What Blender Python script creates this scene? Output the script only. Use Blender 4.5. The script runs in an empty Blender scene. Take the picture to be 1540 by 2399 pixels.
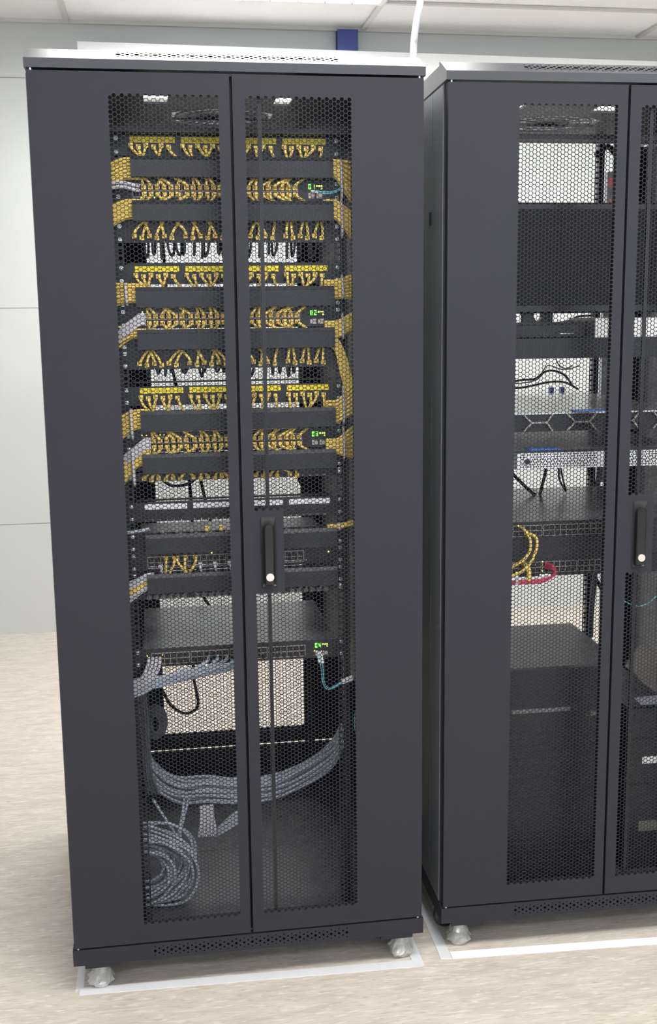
import bpy, math, random
import numpy as np
from mathutils import Matrix, Vector
random.seed(7)
sc = bpy.context.scene
COL = sc.collection
PI = math.pi

# ---------------------------------------------------------------- camera
cam_d = bpy.data.cameras.new('camera'); cam = bpy.data.objects.new('camera', cam_d); COL.objects.link(cam)
RX = Vector((0.98776551, -0.15550304, -0.0117516)); RY = Vector((-0.03808336, -0.16745923, -0.98514317)); RZ = Vector((0.15122484, 0.97353799, -0.17133253))
m = Matrix.Identity(4)
for i in range(3):
    m[i][0] = RX[i]; m[i][1] = -RY[i]; m[i][2] = -RZ[i]
m[0][3], m[1][3], m[2][3] = 0.22621913, -2.32741846, 1.49580528
cam.matrix_world = m
cam_d.sensor_fit = 'VERTICAL'; cam_d.sensor_height = 24.0; cam_d.lens = 24.0*2598.95/2399.0
cam_d.clip_start = 0.05
sc.camera = cam
# ---------------------------------------------------------------- world, exposure
w = bpy.data.worlds.new('world'); sc.world = w; w.use_nodes = True
w.node_tree.nodes['Background'].inputs[0].default_value = (0.8, 0.85, 1.0, 1); w.node_tree.nodes['Background'].inputs[1].default_value = 0.3
sc.view_settings.view_transform = 'Standard'; sc.view_settings.look = 'None'
sc.view_settings.gamma = 1.0; sc.view_settings.use_curve_mapping = False
sc.view_settings.exposure = 0.28
LAMP_POWER = 11.0           # radiance of the luminous ceiling panels
WINDOW_W = 26.0           # daylight per window
LAMP_COLOR = (1.0, 0.99, 0.97)
# ceiling panels: x, y, half length x, half width y, power factor
LAMPS = [(0.65, 2.31, 0.60, 0.29, 2.0), (2.2, 1.70, 0.6, 0.29, 1.7), (-1.4, 1.15, 0.6, 0.29, 0.1), (0.58, 0.80, 0.62, 0.29, 1.5),
         (-0.8, -1.3, 0.6, 0.29, 0.25), (0.7, -1.3, 0.6, 0.29, 2.1), (2.2, -1.3, 0.6, 0.29, 2.1), (-0.8, -3.4, 0.6, 0.29, 1.6), (2.2, -3.4, 0.6, 0.29, 1.6)]

# daylight entering through the three windows behind the viewer
for i_, xw in enumerate((-1.4, 1.0, 3.4)):
    ld = bpy.data.lights.new('window_daylight', 'AREA'); ld.shape = 'RECTANGLE'; ld.size = 1.95; ld.size_y = 1.45; ld.energy = WINDOW_W; ld.color = (0.78, 0.88, 1.0)
    lo = bpy.data.objects.new('window_daylight', ld); COL.objects.link(lo); lo.location = (xw, -5.19, 1.75); lo.rotation_euler = (math.radians(90), 0, 0)

# ---------------------------------------------------------------- materials
MATS = {}
def mat(name, color, rough=0.5, metal=0.0, spec=0.5, emit=None, estr=1.0, bump=0.0, bscale=400, vary=0.0, vscale=30, trans=0.0):
    if name in MATS: return MATS[name]
    mt = bpy.data.materials.new(name); mt.use_nodes = True; nt = mt.node_tree; b = nt.nodes['Principled BSDF']
    b.inputs['Base Color'].default_value = (*color, 1); b.inputs['Roughness'].default_value = rough
    b.inputs['Metallic'].default_value = metal; b.inputs['Specular IOR Level'].default_value = spec
    b.inputs['Transmission Weight'].default_value = trans
    if emit: b.inputs['Emission Color'].default_value = (*emit, 1); b.inputs['Emission Strength'].default_value = estr
    if bump > 0 or vary > 0:
        tc = nt.nodes.new('ShaderNodeTexCoord'); nz = nt.nodes.new('ShaderNodeTexNoise')
        nt.links.new(tc.outputs['Object'], nz.inputs['Vector'])
        if bump > 0:
            nz.inputs['Scale'].default_value = bscale
            bp = nt.nodes.new('ShaderNodeBump'); bp.inputs['Strength'].default_value = bump; bp.inputs['Distance'].default_value = 0.0006
            nt.links.new(nz.outputs['Fac'], bp.inputs['Height']); nt.links.new(bp.outputs['Normal'], b.inputs['Normal'])
        if vary > 0:
            n2 = nt.nodes.new('ShaderNodeTexNoise'); n2.inputs['Scale'].default_value = vscale
            nt.links.new(tc.outputs['Object'], n2.inputs['Vector'])
            mx = nt.nodes.new('ShaderNodeMix'); mx.data_type = 'RGBA'
            mx.inputs[6].default_value = tuple(c*(1-vary) for c in color)+(1,); mx.inputs[7].default_value = tuple(min(1, c*(1+vary)) for c in color)+(1,)
            nt.links.new(n2.outputs['Fac'], mx.inputs[0]); nt.links.new(mx.outputs[2], b.inputs['Base Color'])
    MATS[name] = mt; return mt
PAINT = mat('black_powder_coat', (0.0265, 0.0272, 0.034), 0.6, spec=0.15, bump=0.12, bscale=900, vary=0.04, vscale=6)
TOPP = mat('black_cover_paint', (0.04, 0.042, 0.052), 0.33, spec=0.32, bump=0.1, bscale=900, vary=0.04, vscale=6)
PAINT_SIDE = mat('gap_lit_side_paint', (0.13, 0.14, 0.155), 0.38, bump=0.1, bscale=900, vary=0.04, vscale=6)  # black sides made grey: light from the cabinet gap put into the colour
INNER = mat('dark_inner_steel', (0.020, 0.021, 0.026), 0.5, vary=0.1)
PLATE = mat('dark_floor_plate', (0.08, 0.085, 0.09), 0.42, vary=0.1)
GAPM = mat('black_rubber', (0.006, 0.006, 0.007), 0.6, vary=0.1)
PANEL = mat('black_panel_steel', (0.016, 0.017, 0.021), 0.4, vary=0.06)
COVER = mat('cable_manager_plastic', (0.021, 0.0225, 0.028), 0.42, vary=0.06)
PLAST = mat('black_plastic', (0.018, 0.018, 0.02), 0.32, vary=0.05)
HANDLE = mat('handle_plastic', (0.03, 0.031, 0.034), 0.35, vary=0.05)
GLOSS = mat('glossy_black_plastic', (0.016, 0.016, 0.018), 0.15, vary=0.05)
DEVG = mat('dark_grey_device_lid', (0.19, 0.20, 0.205), 0.30, metal=0.4, vary=0.05)
SILV = mat('silver_server_lid', (0.50, 0.51, 0.49), 0.25, metal=0.85, vary=0.04)
BEZ = mat('silver_bezel', (0.85, 0.85, 0.86), 0.4, metal=0.1, vary=0.04)
ZINC = mat('zinc_steel', (0.75, 0.74, 0.72), 0.25, metal=0.9, vary=0.05)
PORTF = mat('port_frame_metal', (0.42, 0.37, 0.33), 0.35, metal=0.5, vary=0.05)
HOLE = mat('port_socket_black', (0.005, 0.005, 0.006), 0.5, vary=0.1)
VOID = mat('vent_hole_black', (0.004, 0.004, 0.004), 1.0, spec=0.0, vary=0.1)
YEL = mat('yellow_cable_jacket', (0.88, 0.645, 0.15), 0.45, vary=0.08, vscale=60)
YEL2 = mat('yellow_boot_rubber', (0.78, 0.58, 0.05), 0.5, vary=0.06)
STRIP = mat('yellow_label_strip', (0.90, 0.74, 0.02), 0.45, vary=0.03)
WSTRIP = mat('white_label_strip', (0.85, 0.82, 0.86), 0.45, vary=0.03)
GREY = mat('grey_cable_jacket', (0.42, 0.46, 0.52), 0.45, vary=0.08, vscale=60)
GREY2 = mat('dark_grey_cable_jacket', (0.13, 0.14, 0.15), 0.4, vary=0.08, vscale=60)
LGREY = mat('light_grey_cable_jacket', (0.62, 0.60, 0.64), 0.45, vary=0.05, vscale=60)
BGREY = mat('blue_grey_cable_jacket', (0.42, 0.48, 0.56), 0.45, vary=0.08, vscale=60)
DUST = mat('dusty_grey_boot', (0.22, 0.21, 0.20), 0.6, vary=0.2, vscale=80)
BLK = mat('black_cable_jacket', (0.008, 0.008, 0.009), 0.45, vary=0.1)
CYAN = mat('turquoise_fibre_jacket', (0.16, 0.55, 0.62), 0.4, vary=0.05)
RED = mat('crimson_cable_jacket', (0.55, 0.03, 0.08), 0.4, vary=0.05)
REDSW = mat('red_rocker_switch', (0.7, 0.12, 0.12), 0.4, emit=(0.9, 0.15, 0.12), estr=0.25, vary=0.05)
BLUE = mat('blue_latch_plastic', (0.08, 0.20, 0.72), 0.4, vary=0.05)
WHITE = mat('white_plastic', (0.88, 0.88, 0.86), 0.45, vary=0.02)
WDUCT = mat('white_trunking_paint', (0.93, 0.93, 0.92), 0.4, vary=0.01)
CONDUIT = mat('pale_corrugated_plastic', (0.50, 0.52, 0.56), 0.45, vary=0.03)
TAPE = mat('silver_grey_floor_tape', (0.66, 0.66, 0.68), 0.35, vary=0.06, vscale=12)
TAPE_LIT = mat('highlit_floor_tape', (0.88, 0.88, 0.88), 0.30, vary=0.04, vscale=12)  # same tape, its bright highlight painted in as a paler colour
CBLUE = mat('blue_column_paint', (0.035, 0.06, 0.26), 0.4, vary=0.06, vscale=8)
WRAP = mat('crumpled_clear_plastic', (0.9, 0.89, 0.87), 0.08, vary=0.1, vscale=90, bump=0.8, bscale=120, trans=0.7)
TEE = mat('ceiling_grid_tee', (0.62, 0.61, 0.58), 0.5, vary=0.02)
BEIGE = mat('beige_board', (0.17, 0.15, 0.125), 0.6, vary=0.12, vscale=40)
LAV = mat('lavender_grey_plastic', (0.20, 0.21, 0.28), 0.5, vary=0.05)
INK = mat('black_ink', (0.02, 0.02, 0.02), 0.6, vary=0.05)
WINK = mat('white_ink', (0.75, 0.75, 0.78), 0.5, vary=0.02)
LEDG = mat('green_led', (0.1, 0.8, 0.05), 0.4, emit=(0.12, 1.0, 0.05), estr=4.0, vary=0.01)
LEDY = mat('lime_led', (0.6, 0.9, 0.05), 0.4, emit=(0.65, 1.0, 0.08), estr=4.0, vary=0.01)
LEDA = mat('amber_led', (0.9, 0.4, 0.05), 0.4, emit=(1.0, 0.35, 0.06), estr=3.0, vary=0.01)
LEDB = mat('blue_led', (0.2, 0.3, 0.9), 0.4, emit=(0.25, 0.35, 1.0), estr=2.5, vary=0.01)
DIFF = mat('luminous_diffuser', (0.9, 0.9, 0.9), 0.4, emit=LAMP_COLOR, estr=LAMP_POWER, vary=0.01)
LOUV = mat('dark_louvre_metal', (0.10, 0.12, 0.20), 0.25, metal=0.7, vary=0.03)
COINM = mat('lock_nickel', (0.72, 0.66, 0.60), 0.35, metal=0.6, vary=0.05)

def floor_material():
    mt = bpy.data.materials.new('marbled_vinyl_floor'); mt.use_nodes = True; nt = mt.node_tree; b = nt.nodes['Principled BSDF']; L = nt.links.new
    tc = nt.nodes.new('ShaderNodeTexCoord')
    def streak(sx, sy, det, lo, hi, c0, c1):
        mp = nt.nodes.new('ShaderNodeMapping'); mp.inputs['Scale'].default_value = (sx, sy, 1); mp.inputs['Rotation'].default_value = (0, 0, 0.06)
        L(tc.outputs['Object'], mp.inputs['Vector'])
        n = nt.nodes.new('ShaderNodeTexNoise'); n.inputs['Scale'].default_value = 1; n.inputs['Detail'].default_value = det; n.inputs['Distortion'].default_value = 0.6
        L(mp.outputs[0], n.inputs['Vector'])
        r = nt.nodes.new('ShaderNodeValToRGB'); r.color_ramp.elements[0].position = lo; r.color_ramp.elements[1].position = hi
        r.color_ramp.elements[0].color = (*c0, 1); r.color_ramp.elements[1].color = (*c1, 1)
        L(n.outputs['Fac'], r.inputs[0]); return r
    base = streak(8, 34, 5, 0.3, 0.7, (0.47, 0.42, 0.36), (0.60, 0.54, 0.475))
    light = streak(24, 150, 5, 0.54, 0.72, (0, 0, 0), (1, 1, 1)); dark = streak(30, 170, 5, 0.55, 0.74, (0, 0, 0), (1, 1, 1))
    m1 = nt.nodes.new('ShaderNodeMix'); m1.data_type = 'RGBA'; L(light.outputs[0], m1.inputs[0]); L(base.outputs[0], m1.inputs[6]); m1.inputs[7].default_value = (0.72, 0.645, 0.57, 1)
    m2 = nt.nodes.new('ShaderNodeMix'); m2.data_type = 'RGBA'; L(dark.outputs[0], m2.inputs[0]); L(m1.outputs[2], m2.inputs[6]); m2.inputs[7].default_value = (0.40, 0.34, 0.285, 1)
    L(m2.outputs[2], b.inputs['Base Color']); b.inputs['Roughness'].default_value = 0.42
    return mt
def wall_material():
    # sandwich panels: 1.02 m tall with a dark joint, shallow ribs in between
    mt = bpy.data.materials.new('ribbed_wall_panel'); mt.use_nodes = True; nt = mt.node_tree; b = nt.nodes['Principled BSDF']; L = nt.links.new
    tc = nt.nodes.new('ShaderNodeTexCoord'); sp = nt.nodes.new('ShaderNodeSeparateXYZ'); L(tc.outputs['Object'], sp.inputs[0])
    def mth(op, a, v=None, c=None):
        n = nt.nodes.new('ShaderNodeMath'); n.operation = op
        for i, x in enumerate((a, v, c)):
            if x is None: continue
            if isinstance(x, (int, float)): n.inputs[i].default_value = x
            else: L(x, n.inputs[i])
        return n.outputs[0]
    z = sp.outputs['Z']
    j = mth('ABSOLUTE', mth('SUBTRACT', mth('FRACT', mth('DIVIDE', mth('ADD', z, -0.543+0.51+1.02), 1.02)), 0.5))   # 0 at joint
    joint = mth('LESS_THAN', j, 0.0022)
    r = mth('ABSOLUTE', mth('SUBTRACT', mth('FRACT', mth('DIVIDE', mth('ADD', z, 0.05), 0.102)), 0.5))
    rib = mth('LESS_THAN', r, 0.03)
    mx = nt.nodes.new('ShaderNodeMix'); mx.data_type = 'RGBA'; L(joint, mx.inputs[0]); mx.inputs[6].default_value = (0.58, 0.60, 0.59, 1); mx.inputs[7].default_value = (0.28, 0.28, 0.28, 1)
    L(mx.outputs[2], b.inputs['Base Color'])
    bp = nt.nodes.new('ShaderNodeBump'); bp.inputs['Strength'].default_value = 0.35; bp.inputs['Distance'].default_value = 0.002
    L(rib, bp.inputs['Height']); L(bp.outputs[0], b.inputs['Normal']); b.inputs['Roughness'].default_value = 0.5
    return mt
FLOORM = floor_material(); WALLM = wall_material()
PLAINW = mat('plain_wall_paint', (0.38, 0.40, 0.43), 0.6, vary=0.01)
CEILM = mat('ceiling_board', (0.90, 0.90, 0.89), 0.8, bump=0.3, bscale=300, vary=0.03, vscale=60)

# ---------------------------------------------------------------- mesh builder
class MB:
    def __init__(s): s.v = []; s.f = []; s.smooth = []
    def add(s, V, F, sm=False):
        o = len(s.v); s.v += [tuple(p) for p in V]; s.f += [tuple(i+o for i in f) for f in F]; s.smooth += [sm]*len(F); return s
    def box(s, x0, x1, y0, y1, z0, z1):
        V = [(x0, y0, z0), (x1, y0, z0), (x1, y1, z0), (x0, y1, z0), (x0, y0, z1), (x1, y0, z1), (x1, y1, z1), (x0, y1, z1)]
        return s.add(V, [(0, 3, 2, 1), (4, 5, 6, 7), (0, 1, 5, 4), (1, 2, 6, 5), (2, 3, 7, 6), (3, 0, 4, 7)])
    def bbox(s, x0, x1, y0, y1, z0, z1, c=0.003):
        """box whose front edges (low y) are chamfered"""
        V = [(x0, y0+c, z0), (x0+c, y0, z0+c), (x1-c, y0, z0+c), (x1, y0+c, z0), (x1, y1, z0), (x0, y1, z0),
             (x0, y0+c, z1), (x0+c, y0, z1-c), (x1-c, y0, z1-c), (x1, y0+c, z1), (x1, y1, z1), (x0, y1, z1)]
        F = [(1, 2, 8, 7), (0, 1, 7, 6), (2, 3, 9, 8), (0, 3, 2, 1), (6, 7, 8, 9), (3, 4, 10, 9), (5, 0, 6, 11), (4, 5, 11, 10), (0, 5, 4, 3), (6, 9, 10, 11)]
        return s.add(V, F)
    def obox(s, c, ax, ay, az):
        """oriented box: centre and three half-extent vectors"""
        c = Vector(c); ax = Vector(ax); ay = Vector(ay); az = Vector(az); V = []
        for k in (-1, 1):
            for (i, j) in ((-1, -1), (1, -1), (1, 1), (-1, 1)): V.append(c+ax*i+ay*j+az*k)
        return s.add(V, [(0, 3, 2, 1), (4, 5, 6, 7), (0, 1, 5, 4), (1, 2, 6, 5), (2, 3, 7, 6), (3, 0, 4, 7)])
    def prism(s, poly, y0, y1, axis='y'):
        n = len(poly)
        if axis == 'y': V = [(a, y0, b) for a, b in poly]+[(a, y1, b) for a, b in poly]
        elif axis == 'z': V = [(a, b, y0) for a, b in poly]+[(a, b, y1) for a, b in poly]
        else: V = [(y0, a, b) for a, b in poly]+[(y1, a, b) for a, b in poly]
        F = [tuple(range(n)), tuple(range(2*n-1, n-1, -1))]+[(i, i+n, (i+1) % n+n, (i+1) % n) for i in range(n)]
        return s.add(V, F)
    def cyl(s, p0, p1, r0, r1=None, n=16, cap=True):
        r1 = r0 if r1 is None else r1; p0 = Vector(p0); p1 = Vector(p1); d = (p1-p0).normalized()
        a = d.orthogonal().normalized(); b = d.cross(a); V = []
        for p, r in ((p0, r0), (p1, r1)):
            for i in range(n): t = 2*PI*i/n; V.append(p+a*(r*math.cos(t))+b*(r*math.sin(t)))
        s.add(V, [(i, (i+1) % n, (i+1) % n+n, i+n) for i in range(n)], True)
        if cap:
            s.add(V[:n], [tuple(range(n-1, -1, -1))]); s.add(V[n:], [tuple(range(n))])
        return s
    def lathe(s, c, prof, n=20, axis='z'):
        V = []
        for r, h in prof:
            for i in range(n):
                t = 2*PI*i/n; x, y = r*math.cos(t), r*math.sin(t)
                V.append((c[0]+x, c[1]+y, c[2]+h) if axis == 'z' else ((c[0]+h, c[1]+x, c[2]+y) if axis == 'x' else (c[0]+x, c[1]+h, c[2]+y)))
        F = []
        for k in range(len(prof)-1):
            for i in range(n): F.append((k*n+i, k*n+(i+1) % n, (k+1)*n+(i+1) % n, (k+1)*n+i))
        s.add(V, F, True); return s
    def tube(s, pts, r, n=8, res=5, taper=None):
        P = smooth_path(pts, res); m_ = len(P); V = []
        up = None
        for i, p in enumerate(P):
            d = (P[min(i+1, m_-1)]-P[max(i-1, 0)])
            d = d.normalized() if d.length > 1e-9 else Vector((0, 0, 1))
            if up is None: up = d.orthogonal().normalized()
            up = (up-d*up.dot(d)); up = up.normalized() if up.length > 1e-6 else d.orthogonal().normalized()
            b = d.cross(up); rr = r if taper is None else r*taper(i/(m_-1))
            for k in range(n): t = 2*PI*k/n; V.append(p+up*(rr*math.cos(t))+b*(rr*math.sin(t)))
        F = [(i*n+k, i*n+(k+1) % n, (i+1)*n+(k+1) % n, (i+1)*n+k) for i in range(m_-1) for k in range(n)]
        s.add(V, F, True); s.add(V[:n], [tuple(range(n-1, -1, -1))]); s.add(V[-n:], [tuple(range(n))]); return s
def smooth_path(pts, res):
    P = [Vector(p) for p in pts]
    if len(P) < 3 or res <= 1: return P
    Q = [P[0]*2-P[1]]+P+[P[-1]*2-P[-2]]; out = []
    for i in range(1, len(Q)-2):
        a, b, c, d = Q[i-1:i+3]
        for k in range(res):
            t = k/res
            out.append(0.5*((b*2)+(c-a)*t+(a*2-b*5+c*4-d)*t*t+(b*3-a-c*3+d)*t**3))
    out.append(P[-1]); return out

def make_mesh(name, mb, origin=(0, 0, 0)):
    me = bpy.data.meshes.new(name); v = np.array(mb.v, dtype=np.float64)-np.array(origin)
    me.from_pydata(v.tolist(), [], mb.f); me.polygons.foreach_set('use_smooth', mb.smooth); me.update(); return me
# ---------------------------------------------------------------- racks frames and things
RACK = {0: (0.0, 0.0, 0.0), 1: (0.8517, 0.0297, -0.02035), None: (0, 0, 0)}
def wloc(rk, p):
    ox, oy, a = RACK[rk]; c, s_ = math.cos(a), math.sin(a)
    return Vector((ox+p[0]*c-p[1]*s_, oy+p[0]*s_+p[1]*c, p[2]))
class Thing:
    def __init__(s, name, label, cat, rk, org, group=None):
        o = bpy.data.objects.new(name, None); COL.objects.link(o); o.empty_display_size = 0.02
        o.location = wloc(rk, org); o.rotation_euler = (0, 0, RACK[rk][2]); o['label'] = label; o['category'] = cat
        if group: o['group'] = group
        s.o = o; s.org = org; s.rk = rk
    def part(s, name, mb, m, parent=None, label=None, kind=None):
        ob = bpy.data.objects.new(name, make_mesh(name, mb, s.org)); COL.objects.link(ob)
        ob.data.materials.append(m); ob.parent = parent or s.o
        if label: ob['label'] = label
        if kind: ob['kind'] = kind
        return ob
    def link(s, ob, parent=None):
        COL.objects.link(ob); ob.parent = parent or s.o; return ob
def single(name, mb, m, label, cat, rk=None, org=None, group=None, kind=None):
    if org is None: org = tuple(np.array(mb.v).mean(axis=0))
    ob = bpy.data.objects.new(name, make_mesh(name, mb, org)); COL.objects.link(ob); ob.data.materials.append(m)
    ob.location = wloc(rk, org); ob.rotation_euler = (0, 0, RACK[rk][2])
    ob['label'] = label; ob['category'] = cat
    if group: ob['group'] = group
    if kind: ob['kind'] = kind
    return ob
def struct(name, mb, m):
    ob = bpy.data.objects.new(name, make_mesh(name, mb)); COL.objects.link(ob); ob.data.materials.append(m); ob['kind'] = 'structure'; return ob
def copy_thing(t, loc_world, label, group=None):
    def rec(o, par):
        c = o.copy(); COL.objects.link(c); c.parent = par
        for ch in list(o.children): rec(ch, c)
        return c
    r = rec(t, None); r.location = loc_world; r['label'] = label
    if group: r['group'] = group
    return r
def text_mb(txt, x, y, z, size, mb=None, depth=0.0004, center=True):
    """writing facing the front (towards -y)"""
    cu = bpy.data.curves.new('writing', 'FONT'); cu.body = txt; cu.size = size; cu.extrude = depth/2
    if center: cu.align_x = 'CENTER'
    cu.resolution_u = 2
    ob = bpy.data.objects.new('writing', cu); COL.objects.link(ob)
    dg = bpy.context.evaluated_depsgraph_get(); me = ob.evaluated_get(dg).to_mesh()
    mb = mb or MB(); V = [(x+v.co.x, y-v.co.z, z+v.co.y) for v in me.vertices]
    mb.add(V, [tuple(p.vertices) for p in me.polygons]); ob.evaluated_get(dg).to_mesh_clear()
    bpy.data.objects.remove(ob); bpy.data.curves.remove(cu); return mb
DIG = {}
def digits(txt, x, y, z, size, mb):
    """same as text_mb with cached glyph meshes"""
    adv = size*0.55; x0 = x-adv*len(txt)/2+adv/2
    for i, ch in enumerate(txt):
        if ch not in DIG:
            g = text_mb(ch, 0, 0, 0, 1.0, depth=0.02); DIG[ch] = (np.array(g.v), list(g.f))
        V, F = DIG[ch]; mb.add([(x0+i*adv+a*size, y+b*size, z+c*size) for a, b, c in V], F)
    return mb

# ---------------------------------------------------------------- room
H_C = 2.82; YB = 3.08; XL, XR, YF = -3.2, 5.2, -5.2
struct('floor', MB().box(XL, XR, YF, YB, -0.05, 0.0), FLOORM)
struct('wall_back', MB().box(XL-0.1, XR+0.1, YB, YB+0.1, -0.05, H_C+0.15), WALLM)
struct('wall_left', MB().box(XL-0.1, XL, YF, YB, -0.05, H_C+0.15), WALLM)
struct('wall_right', MB().box(XR, XR+0.1, YF, YB, -0.05, H_C+0.15), WALLM)
WZ0, WZ1 = 1.0, 2.5; WIN = [(-2.4, -0.4), (0.0, 2.0), (2.4, 4.4)]
wf = MB().box(XL-0.1, XR+0.1, YF-0.1, YF, -0.05, WZ0).box(XL-0.1, XR+0.1, YF-0.1, YF, WZ1, H_C+0.15)
_x = XL-0.1
for a_, b_ in WIN+[(XR+0.1, None)]:
    wf.box(_x, a_, YF-0.1, YF, WZ0, WZ1); _x = b_
struct('wall_front', wf, PLAINW)
for i_, (a_, b_) in enumerate(WIN):
    fr_ = MB().box(a_, b_, YF-0.07, YF-0.03, WZ0, WZ0+0.05).box(a_, b_, YF-0.07, YF-0.03, WZ1-0.05, WZ1).box(a_, a_+0.05, YF-0.07, YF-0.03, WZ0+0.05, WZ1-0.05).box(b_-0.05, b_, YF-0.07, YF-0.03, WZ0+0.05, WZ1-0.05)
    struct('window_%d' % (i_+1), fr_, WHITE)
struct('ceiling', MB().box(XL, XR, YF, YB, H_C+0.012, H_C+0.12), CEILM)
tees = MB(); TX = [-0.1+1.355*k for k in range(-2, 4)]; TY = [2.62-0.6*k for k in range(0, 13)]
for x in TX: tees.box(x-0.012, x+0.012, YF, YB, H_C, H_C+0.011)
for y in TY: tees.box(XL, XR, y-0.012, y+0.012, H_C+0.0005, H_C+0.011)
struct('trim_1', tees, TEE)
struct('trim_2', MB().box(XL, XR, YB-0.02, YB, H_C-0.004, H_C+0.012), TEE)

col = Thing('steel_column', 'blue painted steel column against the back wall, rising above the cabinets', 'column', None, (1.175, 3.05, 0))
cm = MB()
cm.box(1.127, 1.224, 3.03, 3.036, 0, H_C-0.004).box(1.127, 1.224, 3.072, 3.079, 0, H_C-0.004).box(1.172, 1.178, 3.036, 3.072, 0, H_C-0.004)
col.part('column_shaft', cm, CBLUE)
cs = MB()
for zz in (2.77, 2.72): cs.cyl((1.215, 3.03, zz), (1.215, 3.024, zz), 0.004, n=8)
col.part('bolts', cs, CBLUE)

tr = Thing('cable_trunking', 'wide white cable trunking under the ceiling behind the cabinets', 'cable trunking', None, (1.4, 2.86, 2.28))
tm = MB(); ang = -0.008
tm.add([(-0.050, 2.87, 2.47), (3.4, 2.87, 2.44), (3.4, 3.022, 2.44), (-0.050, 3.022, 2.47), (-0.052, 2.985, 2.723), (3.4, 2.985, 2.692), (3.4, 3.022, 2.692), (-0.052, 3.022, 2.723)],
       [(0, 3, 2, 1), (4, 5, 6, 7), (0, 1, 5, 4), (1, 2, 6, 5), (2, 3, 7, 6), (3, 0, 4, 7)])
tr.part('trunking_body', tm, WDUCT)
lm = MB()
for k in range(8): lm.cyl((1.508+0.010*k, 2.908, 2.555-0.0008*k), (1.508+0.010*k, 2.900, 2.555-0.0008*k), 0.0035, n=8)
tr.part('vent_holes', lm, INK)
bk = MB()
for x in (0.4, 1.6, 2.8): bk.box(x, x+0.04, 3.022, 3.079, 2.5, 2.6)
tr.part('brackets', bk, WDUCT)

cd = MB()
P = [(1.115, 1.2, H_C), (1.090, 1.2, 2.60), (1.078, 1.2, 2.455), (1.066, 1.2, 2.393), (1.059, 1.2, 2.344), (1.0565, 1.2, 2.303), (1.055, 1.2, 2.15), (1.055, 1.2, 1.9)]
cd.tube(P, 0.0112, n=14, res=24, taper=lambda t: 1.0 if int(t*168+0.5) % 2 else 0.86)
single('corrugated_conduit', cd, CONDUIT, 'pale corrugated conduit hanging from the ceiling behind the gap between the cabinets', 'conduit')

# ceiling luminaires
def luminaire(x, y, hx, hy, pf, label, louvre):
    t = Thing('ceiling_light', label, 'ceiling light', None, (x, y, H_C), 'recessed ceiling lights')
    f = MB(); z0, z1 = H_C-0.012, H_C+0.0105
    f.box(x-hx, x+hx, y-hy, y-hy+0.02, z0, z1).box(x-hx, x+hx, y+hy-0.02, y+hy, z0, z1).box(x-hx, x-hx+0.02, y-hy+0.02, y+hy-0.02, z0, z1).box(x+hx-0.02, x+hx, y-hy+0.02, y+hy-0.02, z0, z1)
    t.part('frame', f, WHITE)
    dm = MATS['luminous_diffuser'] if pf == 1.0 else mat('luminous_diffuser_%d' % int(pf*100), (0.9, 0.9, 0.9), 0.4, emit=LAMP_COLOR, estr=LAMP_POWER*pf, vary=0.01)
    t.part('diffuser', MB().box(x-hx+0.021, x+hx-0.021, y-hy+0.021, y+hy-0.021, H_C+0.003, H_C+0.0095), dm)
    if louvre:
        l = MB()
        for k in range(1, 10): xx = x-hx+0.02+k*(2*hx-0.04)/10; l.box(xx-0.002, xx+0.002, y-hy+0.022, y+hy-0.022, z0-0.003, H_C+0.001)
        for k in (-1, 0, 1): l.box(x-hx+0.02, x+hx-0.02, y+k*0.145-0.003, y+k*0.145+0.003, z0-0.002, H_C+0.001)
        t.part('louvre', l, LOUV)
LL = ['louvred ceiling light above the back of the cabinets, cut by the top edge', 'ceiling light above the right cabinet', 'ceiling light left of the left cabinet', 'ceiling light above the left cabinet',
      'ceiling light in front of the left cabinet, far left', 'ceiling light in front of the cabinets, centre', 'ceiling light in front of the right cabinet', 'rear ceiling light behind the viewer, left', 'rear ceiling light behind the viewer, right']
for i, a in enumerate(LAMPS): luminaire(*a, LL[i], i == 0)

# floor tape around each cabinet
def tape(poly, label, m=TAPE, h=0.0012):
    single('floor_tape', MB().prism(poly, 0.0, h, 'z'), m, label, 'floor tape', None, group='tape marking the cabinet positions')
tape([(0.008, 0.012), (0.797, -0.012), (0.797, 0.017), (0.008, 0.040)], 'grey tape strip on the floor along the front of the left cabinet')
tape([(-0.002, 0.026), (0.016, 0.043), (0.030, 1.02), (0.006, 1.02)], 'short grey tape strip on the floor at the left cabinet\'s front left foot', h=0.0009)
tape([(0.776, 0.010), (0.801, -0.014), (0.806, 1.0), (0.782, 1.0)], 'grey tape strip on the floor beside the left cabinet\'s right foot', h=0.0018)
tape([(0.846, 0.010), (0.872, 0.006), (0.880, 0.95), (0.856, 0.95)], 'pale tape strip on the floor running back between the two cabinets', TAPE, 0.0018)
tape([(0.874, 0.006), (1.70, -0.035), (1.70, -0.007), (0.874, 0.036)], 'tape strip with painted-in highlight on the floor along the front of the right cabinet', TAPE_LIT)

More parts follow.
